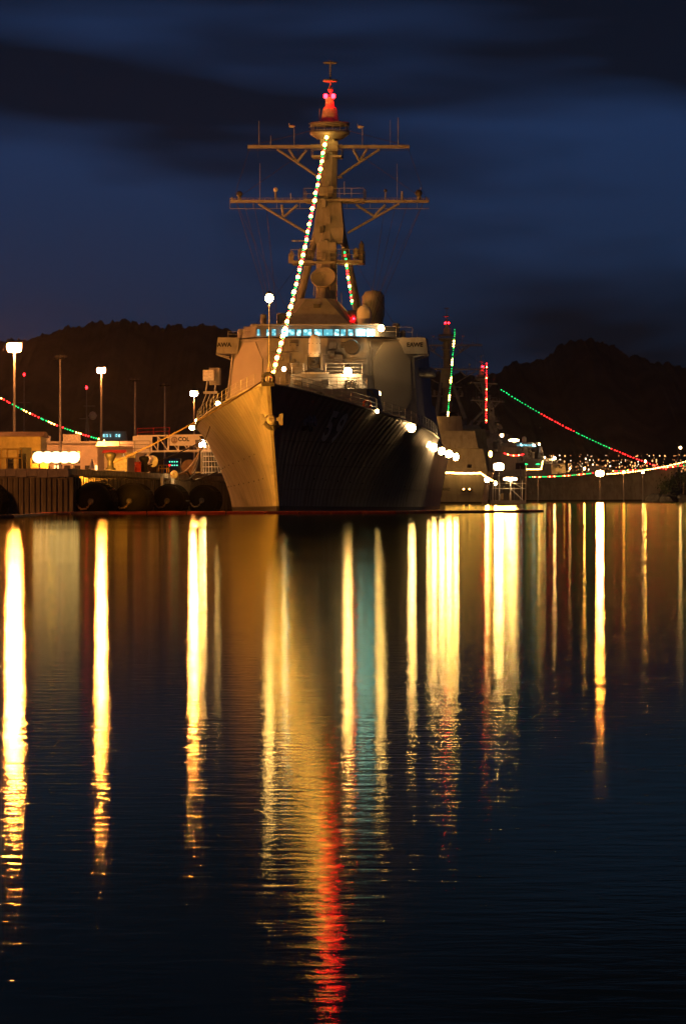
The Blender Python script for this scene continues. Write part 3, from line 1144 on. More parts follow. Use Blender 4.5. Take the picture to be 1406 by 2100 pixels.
for k in range(6):
    a = 2 * PI * k / 6
    m.tube([(0.09 * math.cos(a), -.9, 0.85 + 0.09 * math.sin(a)), (0.09 * math.cos(a), -1.9, 0.85 + 0.09 * math.sin(a))], 0.03, 5)
m.build('barrel_cluster', M['black'], cg)
m = MB()
zr = S(644, 731, 45.5)[1] - gz
m.lathe([(0.4, zr - .05), (0.56, zr), (0.56, zr + .62), (0.535, zr + .64), (0.535, zr + 1.35), (0.5, zr + 1.6), (0.38, zr + 1.84), (0.2, zr + 1.97), (0.02, zr + 2.0)], (0, 0, 0), 24)
rd = m.build('gun_radome', M['white'], cg)
m = MB()
for k in range(18):
    a = 2 * PI * k / 9 + (0.3 if k > 8 else 0)
    m.box((0.56 * math.cos(a), 0.56 * math.sin(a), zr + .25 + (0.9 if k > 8 else 0)), (0.06, 0.06, 0.06), a)
m.build('lifting_lug', M['dark'], rd, kind='stuff')

# watertight doors, pipe runs, vents and cable trays on the deckhouse faces
for q, xs in ((qL, (0.3, 0.74)), (qR, (0.28, 0.8))):
    for x in xs:
        m = MB()
        nn = (q[1] - q[0]).cross(q[3] - q[0]).normalized()
        m.prism([on_quad(q, x + a_, b_, 0.0) for a_, b_ in ((-.07, .0), (.07, .0), (.07, .135), (-.07, .135))], nn * .07)
        dr = m.build('watertight_door', M['grey'], deckhouse)
        m = MB()
        c_ = on_quad(q, x, .09, .1)
        m.lathe([(.02, -.03), (.13, -.02), (.13, .02), (.02, .03)], c_, 10, axis='y')
        m.build('handwheel', M['dark'], dr)
    for k, b_ in enumerate((.2, .985)):
        m = MB()
        m.tube([on_quad(q, .03, b_, .1), on_quad(q, .97, b_, .1)], .05, 5)
        m.build('pipe_run', M['grey'], deckhouse)
    m = MB()
    m.tube([on_quad(q, .06, .02, .12), on_quad(q, .06, .97, .12)], .06, 5)
    m.build('pipe_run', M['grey'], deckhouse)
    for k in range(5):
        m = MB()
        m.tube([on_quad(q, .93, .2 + .15 * k, .06), on_quad(q, .99, .2 + .15 * k, .06)], .03, 4)
        m.build('rung', M['grey'], deckhouse)
rnd_f = random.Random(21)
for k in range(26):
    px, py = rnd_f.uniform(560, 742), rnd_f.choice((704, 716, 730, 744, 757)) + rnd_f.uniform(-4, 4)
    if 615 < px < 675:
        continue
    p = SP(px, py, 50.35 + (757 - py) * 0.0)
    m = MB()
    if k % 3 == 0:
        m.tube([p, p + Vector((0, -.02, -rnd_f.uniform(.8, 2.2)))], .05, 5)
        m.build('pipe', M['grey'], deckhouse)
    elif k % 3 == 1:
        w_, h_ = rnd_f.uniform(.3, .7), rnd_f.uniform(.25, .6)
        m.box((p.x, p.y, p.z), (w_, .5, h_))
        m.build('junction_box', M['grey'], deckhouse)
    else:
        w_ = rnd_f.uniform(.5, .8)
        for j in range(4):
            m.box((p.x, p.y, p.z - j * .14), (w_, .4, .07))
        m.build('louvre', M['dark'], deckhouse, kind='stuff')
for (xa, xb, py) in ((552, 612, 722), (676, 748, 736), (552, 600, 762)):
    m = MB()
    m.tube([SP(xa, py, 50.2), SP(xb, py, 50.2)], .05, 5)
    m.build('cable_tray', M['grey'], deckhouse)
# front of the gun house: ladder, lockers and hose racks
for k in range(7):
    v, z = S(606, 832 - k * 8, 40.3)
    m = MB()
    m.tube([(v - .25, 40.1 + k * .04, z), (v + .25, 40.1 + k * .04, z)], .03, 4)
    m.build('rung', M['grey'], low)
for (px, py, w_, h_) in ((628, 818, .9, .7), (655, 815, .5, .9), (690, 820, .7, .6), (716, 790, .8, .9), (612, 788, .6, .7), (668, 785, .5, .6)):
    u_ = 43.2 if py < 800 else 40.2
    p = SP(px, py, u_)
    m = MB()
    m.box((p.x, p.y, p.z - h_ / 2), (w_, .6, h_))
    m.build('hose_locker', M['dark'] if px in (655, 716) else M['grey'], plat)
rail_a = MB()
rail_pts(rail_a, [SP(574, 797, 40.7), SP(660, 797, 40.7), SP(752, 797, 40.7)], 1.0, n=3)
rail_a.build('railing', M['steel'], plat)
rail_a = MB()
rail_pts(rail_a, [SP(598, 768, 43.7), SP(622, 768, 43.7)], 1.0, n=3)
rail_a.build('railing', M['steel'], plat)
rail_a = MB()
rail_pts(rail_a, [SP(668, 768, 43.7), SP(742, 768, 43.7)], 1.0, n=3)
rail_a.build('railing', M['steel'], plat)

# main gun, mostly hidden by the flared bow
bg_ = bpy.data.objects.new('main_gun', None)
COL.objects.link(bg_)
bg_.parent = ship
bg_.location = (0, 27, 8.15)
m = MB()
m.add([(-1.5, -2, 0), (1.5, -2, 0), (1.5, 2.2, 0), (-1.5, 2.2, 0), (-1.35, -1.6, 1.3), (1.35, -1.6, 1.3), (1.0, -.6, 2.2), (-1.0, -.6, 2.2), (1.0, 1.9, 2.2), (-1.0, 1.9, 2.2)],
      [(3, 2, 1, 0), (0, 1, 5, 4), (4, 5, 6, 7), (7, 6, 8, 9), (1, 2, 8, 6, 5), (0, 4, 7, 9, 3), (2, 3, 9, 8)])
m.build('gun_shield', M['grey'], bg_)
m = MB()
m.tube([(0, -1.4, 1.35), (0, -3.0, 1.5), (0, -7.0, 1.95)], 0.2, 10, r1=0.12)
m.build('barrel', M['grey'], bg_)

# deck lifelines with stanchions
for side in (-1, 1):
    uu = [3 + 2.3 * k for k in range(34)]
    base = [hull_pt(u, 1, side) - Vector((side * 0.12, 0, 0)) for u in uu]
    m = MB()
    for h in (0.35, 0.7, 1.05):
        m.tube([b + Vector((0, 0, h)) for b in base], 0.016, 4)
    m.build('lifeline', M['steel'], ship)
    sm = None
    for b in base:
        if sm is None:
            m = MB()
            m.tube([(0, 0, -.1), (0, 0, 1.1)], 0.032, 5)
            o = m.build('stanchion', M['steel'], ship)
            sm = o.data
        else:
            o = link('stanchion', sm, ship)
        o.location = b
# clutter on the forecastle: bollards, lockers, ladders, hose reels
for (px, py, u, w_, h_, mt_) in ((590, 790, 30, .5, 1.1, 'dark'), (600, 792, 32, .8, .8, 'grey'), (612, 800, 33, .6, 1.2, 'dark'), (668, 806, 36, .9, .9, 'grey'), (690, 810, 37, .5, 1.3, 'dark'),
                                (738, 806, 39, 1.3, 1.3, 'grey'), (760, 812, 40, .7, 1.6, 'dark'), (805, 828, 44, 1.6, 1.4, 'grey'), (815, 812, 47, 1.6, 1.5, 'grey'), (480, 800, 40, 1.4, 1.0, 'grey'),
                                (500, 798, 38, .9, 1.2, 'grey'), (460, 812, 42, 1.5, 1.1, 'grey'), (520, 796, 35, .7, .9, 'grey')):
    v, _ = S(px, py, u)
    zd = interp(DZ, u) - .12
    m = MB()
    m.box((v, u, zd), (w_, .7, h_), top=(.9, .9))
    m.build('deck_locker', M[mt_], ship)
for (u, v) in ((6, -.9), (6, .9), (13, -3.2), (13, 3.2), (35, 8.2), (35, -8.2)):
    zd = interp(DZ, u) - .12
    m = MB()
    for d_ in (-.3, .3):
        m.lathe([(0.16, 0), (0.16, .5), (0.21, .55), (0.21, .62)], (v, u + d_, zd), 10)
    m.box((v, u, zd), (.5, 1.1, .06))
    m.build('bitts', M['dark'], ship)
# open ladder cage lit by the floodlight at the break of the deckhouse
m = MB()
for k in range(6):
    v, z = S(712 + k * 4.5, 800, 42.6)
    m.tube([(v, 42.5, z - .4), (v, 42.5, z + 1.1)], 0.035, 5)
for k in range(4):
    a, b = SP(712, 797 - k * 7, 42.5), SP(735, 797 - k * 7, 42.5)
    m.tube([a, b], 0.03, 5)
m.build('ladder_cage', M['steel'], ship)
# curved boat davit arms at the starboard and port waist
for (x0, y0, x1, y1_, x2, y2_, u) in ((728, 800, 760, 802, 775, 838, 41),):
    m = MB()
    pts = [SP(x0, y0, u), SP((x0 + x1) / 2 + 6, y0 - 2, u), SP(x1, y1_, u), SP(x1 + 10, y1_ + 14, u), SP(x2, y2_, u)]
    m.tube(pts, 0.1, 6)
    m.build('davit_arm', M['dark'], ship)
# boxed launcher on a bracket at the starboard waist
for (px, py, u, w_, h_) in ((429, 770, 60, 1.0, 1.0), (441, 772, 62, 1.0, 1.6)):
    p = SP(px, py, u)
    m = MB()
    m.box((p.x, p.y, p.z - h_ / 2), (w_, 1.5, h_))
    if px == 429:
        m.box((p.x, p.y - .78, p.z - .04), (w_ * 1.02, 0.06, .08))
    m.build('decoy_launcher', M['white_worn'] if px == 429 else M['grey'], ship)
m = MB()
for px in (422, 440):
    m.bar(SP(px, 805, 60), SP(px + 3, 780, 60), .12)
m.bar(SP(417, 805, 60), SP(446, 805, 60), .16, .25)
for px in (424, 432, 440, 448):
    m.bar(SP(px - 10, 832, 60), SP(px, 806, 60), .07)
m.build('launcher_bracket', M['grey'], ship)
# liferaft canisters and side decks at the port waist
for k in range(3):
    p = SP(868 + 3 * k, 762 + 2 * k, 62 + 3 * k)
    m = MB()
    m.lathe([(0.3, -.9), (0.42, -.7), (0.42, .7), (0.3, .9)], p, 12, axis='x')
    m.build('raft_canister', M['white_worn'], ship)

# stacks, after deckhouse, flight deck: the after half of the ship
zs = 18.0
for (u0, u1) in ((84.5, 94), (106, 116)):
    st = facet_block(ship, 'funnel', M['grey'], [(-3.4, u0 - 1), (3.4, u0 - 1), (3.4, u1 + 1), (-3.4, u1 + 1)], 10.5, [(-2.6, u0 + .6), (2.6, u0 + .6), (2.6, u1 + .4), (-2.6, u1 + .4)], zs)
    m = MB()
    for dx in (-1.1, 1.1):
        m.lathe([(0.8, zs - .1), (0.8, zs + .9), (0.6, zs + .9)], (dx, (u0 + u1) / 2, 0), 14)
    m.build('exhaust_pipe', M['black'], st)
facet_block(ship, 'after_deckhouse', M['grey'], [(-8, 83.5), (8, 83.5), (8, 126), (-8, 126)], 6.0, [(-7, 84), (7, 84), (7, 125.5), (-7, 125.5)], 11.2)
facet_block(ship, 'hangar', M['grey'], [(-6, 112), (6, 112), (6, 127), (-6, 127)], 11.22, [(-5.2, 112.6), (5.2, 112.6), (5.2, 126), (-5.2, 126)], 14.8)

# ---- the ship's own lamps
for (px, py, u, r, g) in ((713, 762, 43.0, .36, 'flood_soft'), (582, 757, 43.0, .2, 'deck_lamp'), (774, 808, 44.0, .28, 'deck_lamp'), (781, 673, 49.6, .3, 'jack_lamp'),
                          (447, 828, 32.0, .22, 'deck_lamp')):
    lamp_on(ship, SP(px, py, u), r, G[g])
m = MB()
p = hull_pt(23.0, 0.995, 1)
m.lathe([(0.05, -.16), (0.13, -.08), (0.13, .08), (0.05, .16)], p + Vector((0.18, 0, 0)), 8)
m.build('fairlead_light', G['deck_lamp'], ship)


def side_flood(parent, p, d, w_=0.8, g='flood', h_=0.5, flat=False):
    """floodlight head at p facing d"""
    p, d = Vector(p), Vector(d).normalized()
    e = bpy.data.objects.new('floodlight', None)
    COL.objects.link(e)
    e.parent = parent
    e.location = p
    e.rotation_euler = d.to_track_quat('-Y', 'Z').to_euler()
    m = MB()
    m.add([(-w_ / 2, -.05, -h_ / 2), (w_ / 2, -.05, -h_ / 2), (w_ / 2, -.05, h_ / 2), (-w_ / 2, -.05, h_ / 2),
           (-w_ / 3, .3, -h_ / 3), (w_ / 3, .3, -h_ / 3), (w_ / 3, .3, h_ / 3), (-w_ / 3, .3, h_ / 3)],
          [(4, 5, 6, 7), (0, 1, 5, 4), (1, 2, 6, 5), (2, 3, 7, 6), (3, 0, 4, 7)])
    m.build('housing', M['dark'], e)
    m = MB()
    prof = [(.5, -.06), (.02, -.065)] if flat else [(.5, -.08), (.46, -.13), (.3, -.18), (.02, -.2)]
    v0 = len(m.v)
    m.lathe(prof, (0, 0, 0), 14, axis='y')
    m.v = [(x * w_ * .98, y, z * h_ * .98) for x, y, z in m.v]
    m.build('lens', G[g], e)
    return e


# over-the-side floodlights along the port waist, outboard on brackets
for (px, py, u, w_) in ((835, 878, 36, .8), (866, 909, 51, .75), (881, 918, 56, .7), (897, 925, 60, .75), (912, 931, 64, .8), (926, 937, 68, .6)):
    p = SP(px, py, u)
    side_flood(ship, p + Vector((.35, -.2, 0)), (0.8, -1.0, -0.15), w_, 'side', .7)
    m = MB()
    e_ = hull_pt(u, 1, 1)
    m.bar(p + Vector((0, .2, .1)), (e_.x, p.y + .2, e_.z), .07)
    m.build('floodlight_arm', M['dark'], ship)
for (px, py, u, w_) in ((395, 877, 52, .6), (405, 864, 46, .5)):
    p = SP(px, py, u)
    side_flood(ship, p, (-0.5, -0.9, -0.1), w_, 'flood_soft', .4)
    m = MB()
    e_ = hull_pt(u, 1, -1)
    m.bar(p + Vector((0, .2, .1)), (e_.x, p.y + .2, e_.z), .07)
    m.build('floodlight_arm', M['dark'], ship)


# ------------------------------------------------------------------ strings of dressing lights
def bulb_mesh(r):
    bm = bmesh.new()
    bmesh.ops.create_icosphere(bm, subdivisions=1, radius=r)
    me = bpy.data.meshes.new('bulb')
    bm.to_mesh(me)
    bm.free()
    return me


def string_lights(label, p0, p1, n, sag, cycle, r, group=None, path=None, big=1.0):
    p0, p1 = Vector(p0), Vector(p1)
    e = thing('string_lights', label, 'string lights', p0, 0, group)
    d = p1 - p0

    def pt(t):
        return d * t - Vector((0, 0, 4 * sag * t * (1 - t)))
    m = MB()
    m.tube([pt(k / 24) for k in range(25)], 0.02 + r * .1, 4)
    m.build('cable', M['cable'], e)
    ms = {}
    rj = random.Random(n * 7 + int(p0.x))
    for k in range(n):
        c = cycle[k % len(cycle)]
        if c == ' ':
            continue
        if c not in ms:
            me = bulb_mesh(r * (big if c == 'W' else 1))
            me.materials.append(G[{'W': 'bulb_white', 'R': 'bulb_red', 'G': 'bulb_green', 'S': 'strip'}[c]])
            ms[c] = me
        o = link('bulb', ms[c], e)
        tj = (k + .5 + rj.uniform(-.16, .16)) / n
        o.location = pt(tj) - Vector((rj.uniform(-.3, .3) * r, 0, r * rj.uniform(.8, 1.2)))
        kj = rj.uniform(.82, 1.12)
        o.scale = (kj, kj, kj)
    return e


def ship_world(p, root=None):
    root = root or ship
    mw = Matrix.Translation(root.location) @ root.rotation_euler.to_matrix().to_4x4()
    return mw @ Vector(p)


string_lights('long string of red, green and white bulbs from the bow staff up to the masthead', ship_world(SP(557, 771, 1.1)), ship_world(SP(669, 276, 64.0)), 96, 1.3, 'RGWRGW', .13, big=1.45)
string_lights('short string of red, green and white bulbs hanging below the right mast platform', ship_world(SP(706, 512, 62)), ship_world(SP(722, 622, 66)), 18, .1, 'GRGRWGRRWGRW', .11, big=1.3)

# ------------------------------------------------------------------ other destroyers, further off
SKIP = ('hull_number', 'number_shadow', 'award_mark', 'stanchion', 'lifeline', 'deck_locker', 'floodlight', 'floodlight_arm', 'jackstaff_light')


def set_place(o, x, y, rz):
    o.location = (x, y, 0)
    o.rotation_euler = (0, 0, rz)


shipA = copy_tree(ship, None, SKIP)
tag(shipA, 'grey destroyer lying stern on beyond the right side of the main destroyer', 'ship')
# stern towards us: local +u (aft) points to the camera
RA = PI + R(-1.0)
xa_, ya_ = at(928, 0, 800 + 154)[0], 800 + 154
set_place(shipA, xa_ - 2, ya_, RA)
shipB = copy_tree(ship, None, SKIP)
tag(shipB, 'grey destroyer far off at right, broadside with its bow pointing right', 'ship')
bow = at(1395, 960, 1150)
mastB = at(992, 860, 1180)
angB = math.atan2(-(bow.x - mastB.x), (1)) if False else None
ax = Vector((mastB.x - bow.x, mastB.y - bow.y + 0, 0))
# aft direction of ship B, 65 m from bow to mast
hx = ax.x
hy = math.sqrt(max(1.0, 65.0 ** 2 - min(64.0, abs(hx)) ** 2))
set_place(shipB, bow.x, bow.y, math.atan2(-hx, hy))
MA = shipA.matrix_basis
MBm = shipB.matrix_basis

# letters and stern fairleads on the nearer far ship
pc = at(914, 1006, 799.6)
me = text_mesh('ANZ', 0.75, 0.02)
me.materials.append(M['black'])
inv = (Matrix.Translation(shipA.location) @ shipA.rotation_euler.to_matrix().to_4x4()).inverted()


def child_world(name, me, root, loc, rot=(0, 0, 0)):
    o = link(name, me, root)
    mw = Matrix.Translation(root.location) @ root.rotation_euler.to_matrix().to_4x4()
    want = Matrix.Translation(loc)
    o.matrix_basis = mw.inverted() @ want @ Matrix.Rotation(rot[0], 4, 'X')
    return o


tz = lambda px, py: ((px - CX) / F * 799.7, 799.55, CH + (HY - py) / F * 799.7)
child_world('stern_letter', me, shipA, tz(914, 1006), (R(90), 0, 0))
for px in (950, 962):
    m = MB()
    m.lathe([(0.5, -.12), (0.5, .1), (0.3, .1)], (0, 0, 0), 12, axis='y')
    o = m.build('stern_fairlead', M['black'], shipA)
    mw = Matrix.Translation(shipA.location) @ shipA.rotation_euler.to_matrix().to_4x4()
    o.matrix_basis = mw.inverted() @ Matrix.Translation(tz(px, 1004))
    m = MB()
    m.lathe([(0.05, -.1), (0.17, -.02), (0.05, .06)], (0, -.12, 0), 8, axis='y')
    o = m.build('fairlead_lamp', G['strip'], shipA)
    o.matrix_basis = mw.inverted() @ Matrix.Translation(tz(px, 1003))


def shipA_world(p):
    return (Matrix.Translation(shipA.location) @ shipA.rotation_euler.to_matrix().to_4x4()) @ Vector(p)


def shipB_world(p):
    return (Matrix.Translation(shipB.location) @ shipB.rotation_euler.to_matrix().to_4x4()) @ Vector(p)


string_lights('vertical string of green and white bulbs down the mast of the stern on destroyer', at(932, 672, 872), at(915, 880, 850), 46, .6, 'GGGGGWWW', .13, big=1.6)
string_lights('vertical string of red and white bulbs down the mast beyond the stern on destroyer', at(997, 742, 1130), at(996, 866, 1120), 34, .3, 'RRWRRR', .17, big=1.2)
string_lights('straight green and red string running from the far mast down to the bow at right', at(1024, 796, 1165), at(1368, 962, 1150), 62, 2.0, 'G' * 15 + 'R' * 13 + 'G' * 13 + 'R' * 21, .17)
string_lights('warm white string along the stern rail of the destroyer lying stern on', at(913, 967, 798), at(986, 968, 798), 30, .1, 'S', .2)
string_lights('warm white string slanting down from the stern rail to the floating work platform', at(987, 969, 797), at(1010, 984, 780), 12, .1, 'S', .2)
string_lights('low red, green and white string along the deck edge of the broadside destroyer', at(1082, 977, 1140), at(1215, 969, 1140), 44, .3, 'GGGRWRRWRG', .15)
string_lights('low red and green string along the bow rail of the broadside destroyer', at(1255, 965, 1140), at(1402, 953, 1140), 40, .3, 'WRRGRRGGWRR', .15)
string_lights('thick warm white string along the bow deck edge of the broadside destroyer', at(1242, 971, 1138), at(1406, 945, 1130), 48, .6, 'S', .17)
string_lights('short drooping red string high between the far ships', at(1033, 928, 1000), at(1073, 930, 1000), 18, .5, 'RRRWR', .14)
string_lights('level warm white string above the deck edge string, below two green lamps', at(1078, 961, 1100), at(1109, 961, 1100), 14, .05, 'S', .16)
string_lights('short upright warm white string at the end of the level warm one', at(1109, 961, 1100), at(1112, 944, 1100), 8, .0, 'S', .16)
for px, lb in ((1077, 'left one of two small green lamps over the level warm string'), (1102, 'right one of two small green lamps over the level warm string')):
    p = at(px, 952, 1100)
    e = thing('green_lamp', lb, 'lamp', (p.x, 1100, 0), 0, 'green lamps on the far pier')
    m = MB()
    m.tube([(0, 0, 0), (0, 0, p.z)], .08, 5)
    m.build('pole', M['steel'], e)
    m = MB()
    m.lathe([(.1, -.15), (.6, -.1), (.6, .05), (.1, .2)], (0, 0, p.z), 10)
    m.build('lens', G['bulb_green'], e)
string_lights('left hand string of red, green and white bulbs above the pier sheds', at(-30, 795, 1000), at(216, 902, 1090), 44, 1.5, 'GGGWWWRRRGGGGWWWRRR', .2)

# ------------------------------------------------------------------ pier on the left
PX0, PY0 = at(139, 1019, 308).x, 308.0
PZ = 3.45
PA = R(4.1)


def pier_pt(d, off=0.0, z=0.0):
    """d metres along the berth face from the pier's near corner, off metres inland"""
    return Vector((PX0 + d * math.sin(PA) - off * math.cos(PA), PY0 + d * math.cos(PA) + off * math.sin(PA), z))


m = MB()
e0, e1 = pier_pt(0), pier_pt(420)
m.prism([(e0.x - .2, e0.y + .35, 0.1), (e1.x - .2, e1.y, 0.1), (e1.x - 90, e1.y, 0.1), (-75, e0.y + .35, 0.1)], (0, 0, PZ - .5))
pier = m.build('pier', M['concrete'], kind='structure')
pier['label'] = 'concrete pier with a dark face of upright piles'
m = MB()
m.prism([(e0.x, e0.y, PZ - .45), (e1.x, e1.y, PZ - .45), (e1.x - 90, e1.y, PZ - .45), (-76, e0.y, PZ - .45)], (0, 0, .45))
m.build('pier_deck', M['concrete'], pier)
# square piles on the end face, one by one
m = MB()
m.prism([(-28.0, 190, -1), (-28.0, 307.5, -1), (-76, 307.5, -1), (-76, 190, -1)], (0, 0, PZ + 1))
m.build('quay_return', M['concrete'], pier)
pm = None
rnd = random.Random(3)
for k in range(30):
    x = e0.x - .12 - k * .42
    if pm is None:
        m = MB()
        m.box((0, 0, -1.0), (.27, .3, PZ + .35))
        o = m.build('pile', M['pile'], pier)
        pm = o.data
    else:
        o = link('pile', pm, pier)
    o.location = (x + rnd.uniform(-.03, .03), e0.y + .02 + rnd.uniform(-.05, .05), rnd.uniform(-.12, .0))
# ragged waler blocks under the cap
wm = None
for k in range(16):
    x = e0.x - .3 - k * .8
    if wm is None:
        m = MB()
        m.box((0, 0, 0), (.78, .26, .5), top=(.98, .9))
        o = m.build('cap_block', M['concrete'], pier)
        wm = o.data
    else:
        o = link('cap_block', wm, pier)
    o.location = (x, e0.y - .22, PZ - .62 + rnd.uniform(-.06, .04))
m = MB()
for k in range(120):
    p = pier_pt(.5 + k * 1.44)
    m.box((p.x + .12, p.y, -1), (.5, .5, PZ + .35 + rnd.uniform(-.1, .1)), -PA)
m.build('berth_piling', M['pile'], pier, kind='stuff')

# rubber fenders afloat between pier and hull
fm = None
floc = [pier_pt(d, -1.62, 0.95) for d in (4.5, 28, 55, 84)] + [Vector((-26.7, 303.0, .95))]
flab = ['nearest black floating fender at the pier corner', 'second black floating fender along the pier from its corner',
        'third black floating fender along the pier, before the hull', 'farthest black floating fender, wedged beside the hull',
        'black floating fender cut off by the left edge of the photo']
fender0 = None
for i, (p, lb) in enumerate(zip(floc, flab)):
    if fender0 is None:
        f = thing('pier_fender', lb, 'fender', p, -PA, 'floating fenders along the pier')
        m = MB()
        m.lathe([(0.25, -3.1), (0.7, -3.02), (1.1, -2.75), (1.36, -2.35), (1.45, -1.8), (1.45, 1.8), (1.36, 2.35), (1.1, 2.75), (0.7, 3.02), (0.25, 3.1)], (0, 0, 0), 28, axis='y')
        m.build('drum', M['rubber'], f)
        m = MB()
        for yy in (-1.8, -.9, 0, .9, 1.8):
            pts = [(1.47 * math.cos(a), yy, 1.47 * math.sin(a)) for a in [2 * PI * k / 24 for k in range(25)]]
            m.tube(pts, .05, 5, cap=False)
        for k in range(10):
            a = 2 * PI * k / 10
            m.tube([(1.48 * math.cos(a), -1.9, 1.48 * math.sin(a)), (1.48 * math.cos(a), 1.9, 1.48 * math.sin(a))], .045, 5)
        m.build('chain_net', M['rubber'], f)
        m = MB()
        m.lathe([(0.2, -3.3), (0.26, -3.2), (0.2, -3.05)], (0, 0, 0), 14, axis='y')
        m.build('end_flange', M['dark'], f)
        m = MB()
        pts = [(0, -3.3, -.1), (-.35, -3.3, -.55), (-.8, -3.2, -.6), (-1.15, -2.9, -.2), (-1.5, -2.6, .7), (-1.75, -2.4, 1.7)]
        fine = []
        for a, b in zip(pts, pts[1:]):
            for t in range(4):
                fine.append(Vector(a).lerp(Vector(b), t / 4))
        for q, c in enumerate(fine):
            m.box(c - Vector((0, 0, .07)), (.16 if q % 2 else .07, .07 if q % 2 else .16, .14))
        m.build('chain', M['wood'], f)
        fender0 = f
    else:
        f = copy_tree(fender0)
        f.location = p
        f['label'] = lb

e = thing('added_pile_lamp', 'small caged lamp added on a bracket left of the view to light the pier piles', 'lamp', (-28.2, 286, PZ))  # added lamp out of view, put there to light the pile faces
m = MB()
m.tube([(0, 0, 0), (0, 0, 1.6), (.9, 0, 1.6)], .05, 6)
m.build('bracket', M['steel'], e)
m = MB()
m.lathe([(.1, 1.1), (.22, 1.2), (.25, 1.4), (.1, 1.55)], (.9, 0, 0), 10)
m.build('lens', G['sodium'], e)

# bright rubbing boards on the berth face
for i, (px, lb) in enumerate(((317, 'left hand white lit rubbing board on the pier face'), (339, 'right hand white lit rubbing board on the pier face above the third fender'))):
    d = 58 if i == 0 else 66
    p = pier_pt(d, -.45, 1.6)
    m = MB()
    m.box((0, 0, 0), (.12, 1.4 + i, 1.75), -PA)
    m.box((.08, 0, .3), (.1, 1.2 + i, .12), -PA)
    o = m.build('rubbing_board', M['white'])
    o.location = p
    tag(o, lb, 'board', 'rubbing boards on the pier')


# tall lamp posts
def lamp_post(label, px, py, Y, lit, k_=1.0, cat='lamp post'):
    top = at(px, py, Y)
    base = Vector((top.x, Y, PZ))
    H = top.z - PZ
    e = thing('lamp_post', label, cat, base, 0, 'tall lamp posts along the pier')
    m = MB()
    m.tube([(0, 0, 0), (0, 0, H)], .2, 8, r1=.11)
    m.box((0, 0, 0), (.7, .7, .35))
    m.build('pole', M['steel'], e)
    m = MB()
    m.bar((-.55, 0, H), (.55, 0, H), .1)
    m.bar((0, -.55, H), (0, .55, H), .1)
    m.build('crossarm', M['steel'], e)
    for k in range(6):
        dx, dy = .5 * k_ * math.cos(k * PI / 3), .5 * k_ * math.sin(k * PI / 3)
        m = MB()
        m.lathe([(.28 * k_, H + .02), (.32 * k_, H + .08), (.2 * k_, H + .3), (.06, H + .36)], (dx, dy, 0), 10)
        h = m.build('lantern', M['dark'], e)
        m = MB()
        hl = .9 * k_ if lit else .3
        m.lathe([(0.1 * k_, H - hl), (0.24 * k_, H - hl * .8), (0.3 * k_, H - hl * .4), (0.26 * k_, H)], (dx, dy, 0), 10)
        m.build('lens', G['sodium'] if lit else M['glass'], h)
    if lit:
        m = MB()
        m.lathe([(.1, -.36), (.34, -.28), (.46, 0), (.34, .22), (.1, .3)], (0, 0, H - 1.02 * k_), 12)
        m.v = [(x * k_, y * k_, H - .62 * k_ + (z - H + 1.02 * k_) * k_) for x, y, z in m.v]
        m.build('lens', G['sodium'], e)
    return e


lamp_post('tallest lit sodium lamp post, at the left edge of the photo', 30, 705, 455, True)
lamp_post('unlit lamp post between the two left hand lit ones', 124, 733, 497, False)
lamp_post('lit sodium lamp post, second lit one from the left edge', 208, 755, 541, True, .7)
lamp_post('unlit lamp post just right of the second lit one', 277, 779, 595, False)
lamp_post('unlit lamp post nearest to the short lit one beside the destroyer', 338, 789, 620, False)
lamp_post('short looking lit sodium lamp post close beside the destroyer', 398, 803, 667, True, .75)
# the row carries on towards the camera, beyond the left edge of the view
lamp_post('nearest lit lamp post of the row, standing left of the view at the pier end', -200, 630, 368, True)


# portable floodlight bank on the pier corner
bank = at(116, 938, 313)
e = thing('floodlight_bank', 'blazing white floodlight bank on a low stand at the pier corner', 'floodlight', (bank.x, bank.y, PZ))
m = MB()
hz = bank.z - PZ
m.bar((-1.6, 0, hz - .3), (1.6, 0, hz - .3), .1)
for dx in (-1.3, 0, 1.3):
    m.tube([(dx, 0, 0), (dx, 0, hz - .3)], .05, 6)
    m.bar((dx, -.6, .06), (dx, .6, .06), .1)
m.build('stand', M['steel'], e)
for k in range(5):
    dx = -1.32 + .66 * k
    side_flood(e, (dx, .15, hz + .1), [(1, .4, .25), (1, .55, .25), (1, .7, .28), (1, .9, .3), (1, 1.1, .3)][k], .7, 'bank', .7, True)
    side_flood(e, (dx, -.25, hz), (0.02 * k, -1, .06), 1.05, 'bank_face', .95)
# floodlight on a short pole at the brow
fp = at(413, 912, 372)
e = thing('pole_floodlight', 'dazzling white floodlight on a short pole right against the lit hull', 'floodlight', (fp.x, fp.y, PZ))
m = MB()
m.tube([(0, 0, 0), (0, 0, fp.z - PZ)], .08, 6)
m.bar((0, 0, .1), (-.9, .3, .1), .12)
m.bar((0, 0, fp.z - PZ - .4), (-.9, .3, .1), .08)
m.build('pole', M['steel'], e)
side_flood(e, (0, -.2, fp.z - PZ), (0.3, -1, .1), .5, 'brow', .55)
side_flood(e, (0.2, .1, fp.z - PZ + .1), (1, -.2, .3), .8, 'flood', .8, True)
side_flood(e, (-.2, .3, fp.z - PZ + .1), (-.6, .8, -.1), .8, 'flood', .7, True)

